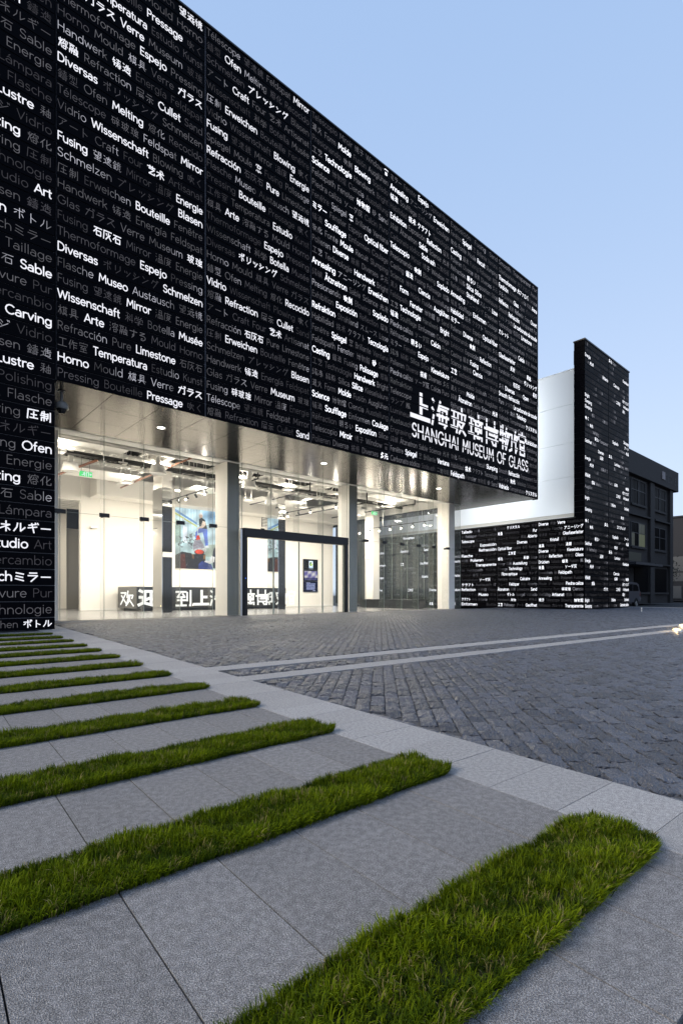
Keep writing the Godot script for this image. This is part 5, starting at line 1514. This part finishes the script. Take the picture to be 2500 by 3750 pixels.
func hall_services() -> void:
	# pipes under the void
	var runs := [
		["black_pipe", "black pipe running along the whole hall under the open ceiling void", [Vector3(3.3, 5.98, -20.9), Vector3(23.7, 5.98, -20.9)], 0.075, M.black_pipe],
		["black_pipe", "thinner black pipe along the hall beside the cable tray", [Vector3(3.3, 6.25, -21.6), Vector3(23.7, 6.25, -21.6)], 0.05, M.black_pipe],
		["sprinkler_pipe", "copper pipe slanting up from the white wall at the left end of the hall", [Vector3(5.4, 5.3, -24.0), Vector3(5.4, 5.55, -24.0), Vector3(6.4, 5.9, -21.0)], 0.05, M.copper],
		["sprinkler_pipe", "copper pipe running back from the glass over the first bays", [Vector3(9.0, 5.95, -18.4), Vector3(9.0, 5.95, -25.9)], 0.035, M.copper],
		["sprinkler_pipe", "black bent pipe dropping behind the door bay", [Vector3(12.2, 6.3, -18.8), Vector3(12.2, 5.7, -18.8), Vector3(12.2, 5.7, -22.5), Vector3(12.2, 6.3, -22.5)], 0.03, M.black_pipe],
		["sprinkler_pipe", "black bent pipe dropping above the entrance door", [Vector3(15.1, 6.3, -18.9), Vector3(15.1, 5.6, -18.9), Vector3(15.1, 5.6, -24.0)], 0.03, M.black_pipe],
		["sprinkler_pipe", "black bent pipe left of the exit sign in the right bays", [Vector3(18.9, 6.3, -19.0), Vector3(18.9, 5.5, -19.0), Vector3(18.9, 5.5, -25.0)], 0.035, M.black_pipe],
		["sprinkler_pipe", "black bent pipe nearest the right end of the hall", [Vector3(22.2, 6.3, -18.6), Vector3(22.2, 5.75, -18.6), Vector3(22.2, 5.75, -25.5)], 0.035, M.black_pipe],
		["conduit", "white conduit running along the hall just behind the glass header", [Vector3(3.4, 5.98, -18.7), Vector3(23.6, 5.98, -18.7)], 0.045, M.white_paint],
		["conduit", "second white conduit, behind the first one over the door bay", [Vector3(3.4, 6.15, -19.5), Vector3(23.6, 6.15, -19.5)], 0.06, M.white_paint],
	]
	for r in runs:
		tag(tube(r[0], self, r[2], r[3], r[4]), r[1], "pipe", "pipes of the hall ceiling")
	# cable tray: two rails and rungs
	for t in [[-20.0, 5.92, "white ladder cable tray along the hall, in front of the black pipe"], [-22.4, 6.1, "white ladder cable tray deeper in the hall, behind the black pipe"]]:
		var tray := thing("cable_tray", t[2], "cable tray", Vector3(3.4, t[1], t[0]), "cable trays")
		for s in [-0.16, 0.16]:
			box("side_rail", tray, Vector3(0, 0, s - 0.012), Vector3(20.2, 0.08, s + 0.012), M.white_paint)
		var st := SurfaceTool.new()
		st.begin(Mesh.PRIMITIVE_TRIANGLES)
		for k in 66:
			st.append_from(box_mesh(Vector3(0.03, 0.02, 0.292)), 0, Transform3D(Basis(), Vector3(0.15 + k * 0.305, 0.02, 0)))
		var ru := put("rungs", tray, st.commit(), M.white_paint)
		ru.set_meta("kind", "stuff")
		for k in 8:
			rod("hanger", tray, Vector3(1.2 + k * 2.5, 0.08, 0.16), Vector3(1.2 + k * 2.5, 1.1, 0.16), 0.012, M.white_paint, 6)
	# lattice trusses crossing the first bays
	for t in [[4.7, "white lattice truss over the first glass bays, by the hall's left wall"], [8.9, "white lattice truss left of the first wide column"], [13.4, "white lattice truss over the entrance door"], [18.4, "white lattice truss between the second wide column and the exit sign"]]:
		var tr := thing("lattice_truss", t[1], "truss", Vector3(t[0], 6.15, -18.2), "white trusses of the hall ceiling")
		box("lower_chord", tr, Vector3(-0.05, 0.0, -8.0), Vector3(0.05, 0.09, 0.0), M.white_paint)
		box("upper_chord", tr, Vector3(-0.05, 0.72, -8.0), Vector3(0.05, 0.80, 0.0), M.white_paint)
		for k in 10:
			var a := Vector3(0, 0.09 if k % 2 == 0 else 0.72, -0.8 * k)
			var b := Vector3(0, 0.72 if k % 2 == 0 else 0.09, -0.8 * (k + 1))
			rod("brace", tr, a, b, 0.028, M.white_paint, 6)
	for h in [[6.9, -19.6], [10.9, -19.3], [12.9, -20.4], [14.3, -19.2], [16.9, -20.6], [19.9, -19.4], [20.9, -20.2]]:
		var dr := thing("pipe_hanger", "white threaded hanger with bracket %s" % ["over the third glass bay", "just right of the first wide column", "over the door bay's left half", "over the door bay's right half", "just right of the second wide column", "over the third pane from the hall's right end", "over the second pane from the hall's right end"][[6.9, 10.9, 12.9, 14.3, 16.9, 19.9, 20.9].find(h[0])], "hanger", Vector3(h[0], 5.62, h[1]), "white ceiling hangers")
		rod("rod", dr, Vector3(0, 0.03, 0), Vector3(0, 1.65, 0), 0.016, M.white_paint, 6)
		box("bracket", dr, Vector3(-0.16, 0.0, -0.02), Vector3(0.16, 0.04, 0.02), M.white_paint)
	# dark ducts in the void
	for d in [[3.6, 9.0, -19.1, "dark duct in the ceiling void over the first glass bays"], [10.8, 15.4, -19.8, "dark duct in the ceiling void over the entrance door"], [16.8, 19.2, -18.9, "short dark duct in the void right of the second wide column"]]:
		tag(box("ceiling_duct", self, Vector3(d[0], 6.36, d[2] - 0.7), Vector3(d[1], 6.82, d[2]), M.void_black, 0.02), d[3], "duct", "dark ceiling ducts")
	# round air diffusers, and square ceiling lights added to brighten the hall
	var spots := [[5.6, -21.4], [8.2, -19.6], [12.2, -19.5], [15.2, -22.2], [17.9, -19.6], [21.3, -22.0]]
	var words := ["over the first glass bay", "over the third glass bay", "left of the first wide column", "over the middle of the door bay", "just right of the second wide column", "near the right end of the hall"]
	for i in spots.size():
		var d := thing("air_diffuser", "round white drum diffuser hanging " + words[i], "air diffuser", Vector3(spots[i][0], 5.42, spots[i][1]), "round air diffusers")
		lathe("drum", d, [Vector2(0.0, 0.02), Vector2(0.18, 0.02), Vector2(0.30, 0.0), Vector2(0.31, 0.04), Vector2(0.24, 0.32), Vector2(0.0, 0.33)], Vector3.ZERO, M.white_paint, 24)
		rod("duct", d, Vector3(0, 0.33, 0), Vector3(0, 1.6, 0), 0.10, M.white_paint, 12)
	var places := {4.8: "by the hall's left wall", 8.4: "left of the first wide column", 11.9: "just right of the first wide column", 14.6: "above the entrance door", 18.2: "right of the second wide column", 21.6: "beside the right end glazing"}
	for x in places:
		for z in [-19.9, -23.4]:
			var row := "near the glass" if z > -21 else "near the back wall"
			var l := thing("added_ceiling_light", "added square ceiling light %s, %s" % [places[x], row], "ceiling light", Vector3(x, 5.70, z), "added square ceiling lights of the hall")
			for hx in [-0.18, 0.18]:
				rod("hanger", l, Vector3(hx, 0.061, 0.0), Vector3(hx, 1.55, 0.0), 0.006, M.white_paint, 6)
			box("added_uplight", l, Vector3(-0.20, 0.061, -0.20), Vector3(0.20, 0.07, 0.20), M.panel_light)
			area(l, Vector3(0, 0.08, 0), Vector2(0.4, 0.4), 3.2, Color(1.0, 0.965, 0.89), true)  # upward light added to brighten the ceiling
			box("housing", l, Vector3(-0.23, 0.0, -0.23), Vector3(0.23, 0.06, 0.23), M.white_paint, 0.01)
			box("diffuser_light", l, Vector3(-0.20, -0.012, -0.20), Vector3(0.20, -0.001, 0.20), M.panel_light)
			area(l, Vector3(0, -0.02, 0), Vector2(0.4, 0.4), 16.0, Color(1.0, 0.965, 0.89))
	# fittings behind the passage wall
	var pl := thing("passage_light", "ceiling light of the passage beyond the left end of the hall", "ceiling light", Vector3(6.0, 5.58, -29.8))
	box("diffuser_light", pl, Vector3(-0.3, -0.012, -0.3), Vector3(0.3, 0.012, 0.3), M.panel_light)
	area(pl, Vector3(0, -0.02, 0), Vector2(0.6, 0.6), 4.0, Color(1.0, 0.965, 0.89))
	# track lights
	track(Vector3(10.5, 5.22, 0), -24.0, -19.6, 5, "black track light with spots, left of the poster", 0)
	track(Vector3(17.0, 5.27, 0), -23.6, -18.6, 5, "black track light with spots above the entrance door", 1)
	track(Vector3(22.0, 4.68, 0), -23.0, -17.2, 7, "black track light with bright spots at the right end of the hall", 2)
	track(Vector3(6.4, 4.6, 0), -34.5, -29.5, 4, "black track light with spots in the passage at the far left", 3)

func area(parent: Node3D, at: Vector3, size: Vector2, energy: float, c: Color, up := false) -> void:
	var a := AreaLight3D.new()
	a.name = "lamp"
	a.area_size = size
	a.light_energy = energy
	a.light_color = c
	a.shadow_enabled = true
	a.area_range = 30.0
	parent.add_child(a, true)
	a.transform = Transform3D(Basis(Vector3.RIGHT, PI / 2 if up else -PI / 2), at)

func track(at: Vector3, z0: float, z1: float, count: int, label: String, which: int) -> void:
	var t := thing("track_light", label, "track light", Vector3(at.x, at.y, z0), "track lights")
	var L := z1 - z0
	box("rail", t, Vector3(-0.018, 0, 0), Vector3(0.018, 0.035, L), M.black_pipe)
	for k in 4:
		rod("hanger", t, Vector3(0, 0.035, L * (k + 0.5) / 4.0), Vector3(0, 6.9 - at.y, L * (k + 0.5) / 4.0), 0.007, M.white_paint, 6)
	for k in count:
		var z := L * (k + 0.35) / count
		var on := not (which < 2 and k % 2 == 1)
		var h := Node3D.new()
		h.name = "spot_head"
		h.position = Vector3(0, -0.01, z)
		t.add_child(h, true)
		box("adaptor", h, Vector3(-0.02, -0.02, -0.07), Vector3(0.02, 0.008, 0.07), M.black_pipe)
		rod("stem", h, Vector3(0, -0.02, 0), Vector3(0, -0.10, 0), 0.010, M.black_pipe, 6)
		var dir := Vector3(-0.75, -0.55, 0.30) if which != 1 else Vector3(-0.4, -0.7, 0.45)
		if not on:
			dir = Vector3(0.6, -0.6, -0.3)
		dir = dir.normalized()
		var c := Vector3(0, -0.15, 0)
		rod("barrel", h, c - dir * 0.09, c + dir * 0.07, 0.048, M.black_pipe, 12)
		if on:
			var s := SphereMesh.new()
			s.radius = 0.052
			s.height = 0.104
			s.radial_segments = 12
			s.rings = 6
			put("lamp_bulb", h, s, M.spot_bulb, Transform3D(Basis(), c + dir * 0.085))
			var o := OmniLight3D.new()
			o.name = "spot"
			o.light_energy = 1.5
			o.light_color = Color(1.0, 0.96, 0.88)
			o.light_size = 0.04
			o.omni_range = 30.0
			o.omni_attenuation = 2.0
			o.shadow_enabled = true
			h.add_child(o, true)
			o.position = c + dir * 0.085

func small_things() -> void:
	# downlights in the soffit
	for d in [[6.3, "recessed soffit downlight near the left end, by the dome camera"], [12.5, "recessed soffit downlight above the entrance door"], [19.4, "recessed soffit downlight towards the right end of the hall"]]:
		var l := thing("soffit_downlight", d[1], "downlight", Vector3(d[0], BOX_Y, -14.83), "downlights in the metal soffit")
		lathe("ring", l, [Vector2(0.10, -0.004), Vector2(0.125, -0.012), Vector2(0.14, -0.002)], Vector3.ZERO, M.steel, 24)
		lathe("lamp_lens", l, [Vector2(0.0, -0.006), Vector2(0.10, -0.005)], Vector3.ZERO, M.downlight, 20)
		var s := SpotLight3D.new()
		s.name = "beam"
		s.light_energy = 1.6
		s.light_color = Color(1.0, 0.95, 0.88)
		s.light_size = 0.09
		s.spot_angle = 62.0
		s.spot_range = 30.0
		s.spot_attenuation = 2.0
		s.shadow_enabled = true
		l.add_child(s)
		s.transform = Transform3D(Basis(Vector3.RIGHT, -PI / 2), Vector3(0, -0.03, 0))
	# dome camera under the soffit
	var cam := thing("dome_camera", "grey security dome camera hanging from the soffit beside the black pier", "security camera", Vector3(3.40, BOX_Y, -13.75))
	rod("stem", cam, Vector3(0, 0, 0), Vector3(0, -0.26, 0), 0.035, M.cam_grey, 14)
	lathe("housing", cam, [Vector2(0.13, -0.44), Vector2(0.15, -0.42), Vector2(0.145, -0.32), Vector2(0.11, -0.27), Vector2(0.035, -0.25)], Vector3.ZERO, M.cam_grey, 24)
	lathe("dome", cam, [Vector2(0.0, -0.555), Vector2(0.05, -0.545), Vector2(0.09, -0.51), Vector2(0.11, -0.46), Vector2(0.112, -0.435)], Vector3.ZERO, M.cam_dome, 24)
	lathe("mount", cam, [Vector2(0.035, -0.03), Vector2(0.08, -0.02), Vector2(0.085, -0.004)], Vector3.ZERO, M.cam_grey, 20)
	# wall cameras inside
	for w in [[Vector3(8.2, 4.1, -27.28), "small white box camera on the white wall left of the desk"], [Vector3(22.85, 3.0, -22.9), "white bullet camera on the square column at the right end of the hall"]]:
		var c := thing("wall_camera", w[1], "security camera", w[0], "small wall cameras")
		box("body", c, Vector3(-0.22, -0.07, 0.05), Vector3(0.12, 0.05, 0.17), M.white_paint, 0.02)
		rod("arm", c, Vector3(0.05, 0.0, -0.01), Vector3(0.05, 0.0, 0.08), 0.02, M.white_paint, 8)
		lathe("lens", c, [Vector2(0, 0.0), Vector2(0.035, 0.0), Vector2(0.035, 0.02), Vector2(0, 0.022)], Vector3(-0.16, -0.09, 0.11), M.black_pipe, 12)
	# ground lamps on the plaza
	for g in [[Vector3(12.79, 0.0, -3.49), "bright warm ground lamp in the setts by the pale bands, left of the two"], [Vector3(14.62, 0.0, -3.86), "bright warm ground lamp cut by the right edge of the photo"]]:
		var l := thing("ground_lamp", g[1], "ground lamp", g[0], "ground lamps in the plaza")
		lathe("collar", l, [Vector2(0.11, -0.05), Vector2(0.11, 0.012), Vector2(0.10, 0.03), Vector2(0.08, 0.034)], Vector3.ZERO, M.steel, 28)
		lathe("lamp_glass", l, [Vector2(0.08, 0.034), Vector2(0.07, 0.055), Vector2(0.04, 0.068), Vector2(0.0, 0.072)], Vector3.ZERO, M.ground_glow, 24)
		var o := OmniLight3D.new()
		o.name = "glow"
		o.light_energy = 0.10
		o.light_color = Color(1.0, 0.85, 0.6)
		o.light_size = 0.03
		o.omni_range = 20.0
		o.omni_attenuation = 2.0
		o.shadow_enabled = true
		l.add_child(o)
		o.position = Vector3(0, 0.12, 0)
	# marker post
	var post := thing("marker_post", "small pale marker post standing at the far end of the setts, right of the tower", "post", Vector3(26.2, -0.02, -8.55))
	rod("shaft", post, Vector3(0, 0, 0), Vector3(0, 0.21, 0), 0.022, M.white_paint, 12)
	rod("cap", post, Vector3(0, 0.211, 0), Vector3(0, 0.225, 0), 0.028, M.steel, 12)
	rod("stripe", post, Vector3(0, 0.13, 0), Vector3(0, 0.12, 0), 0.0235, M.tail_red, 12)
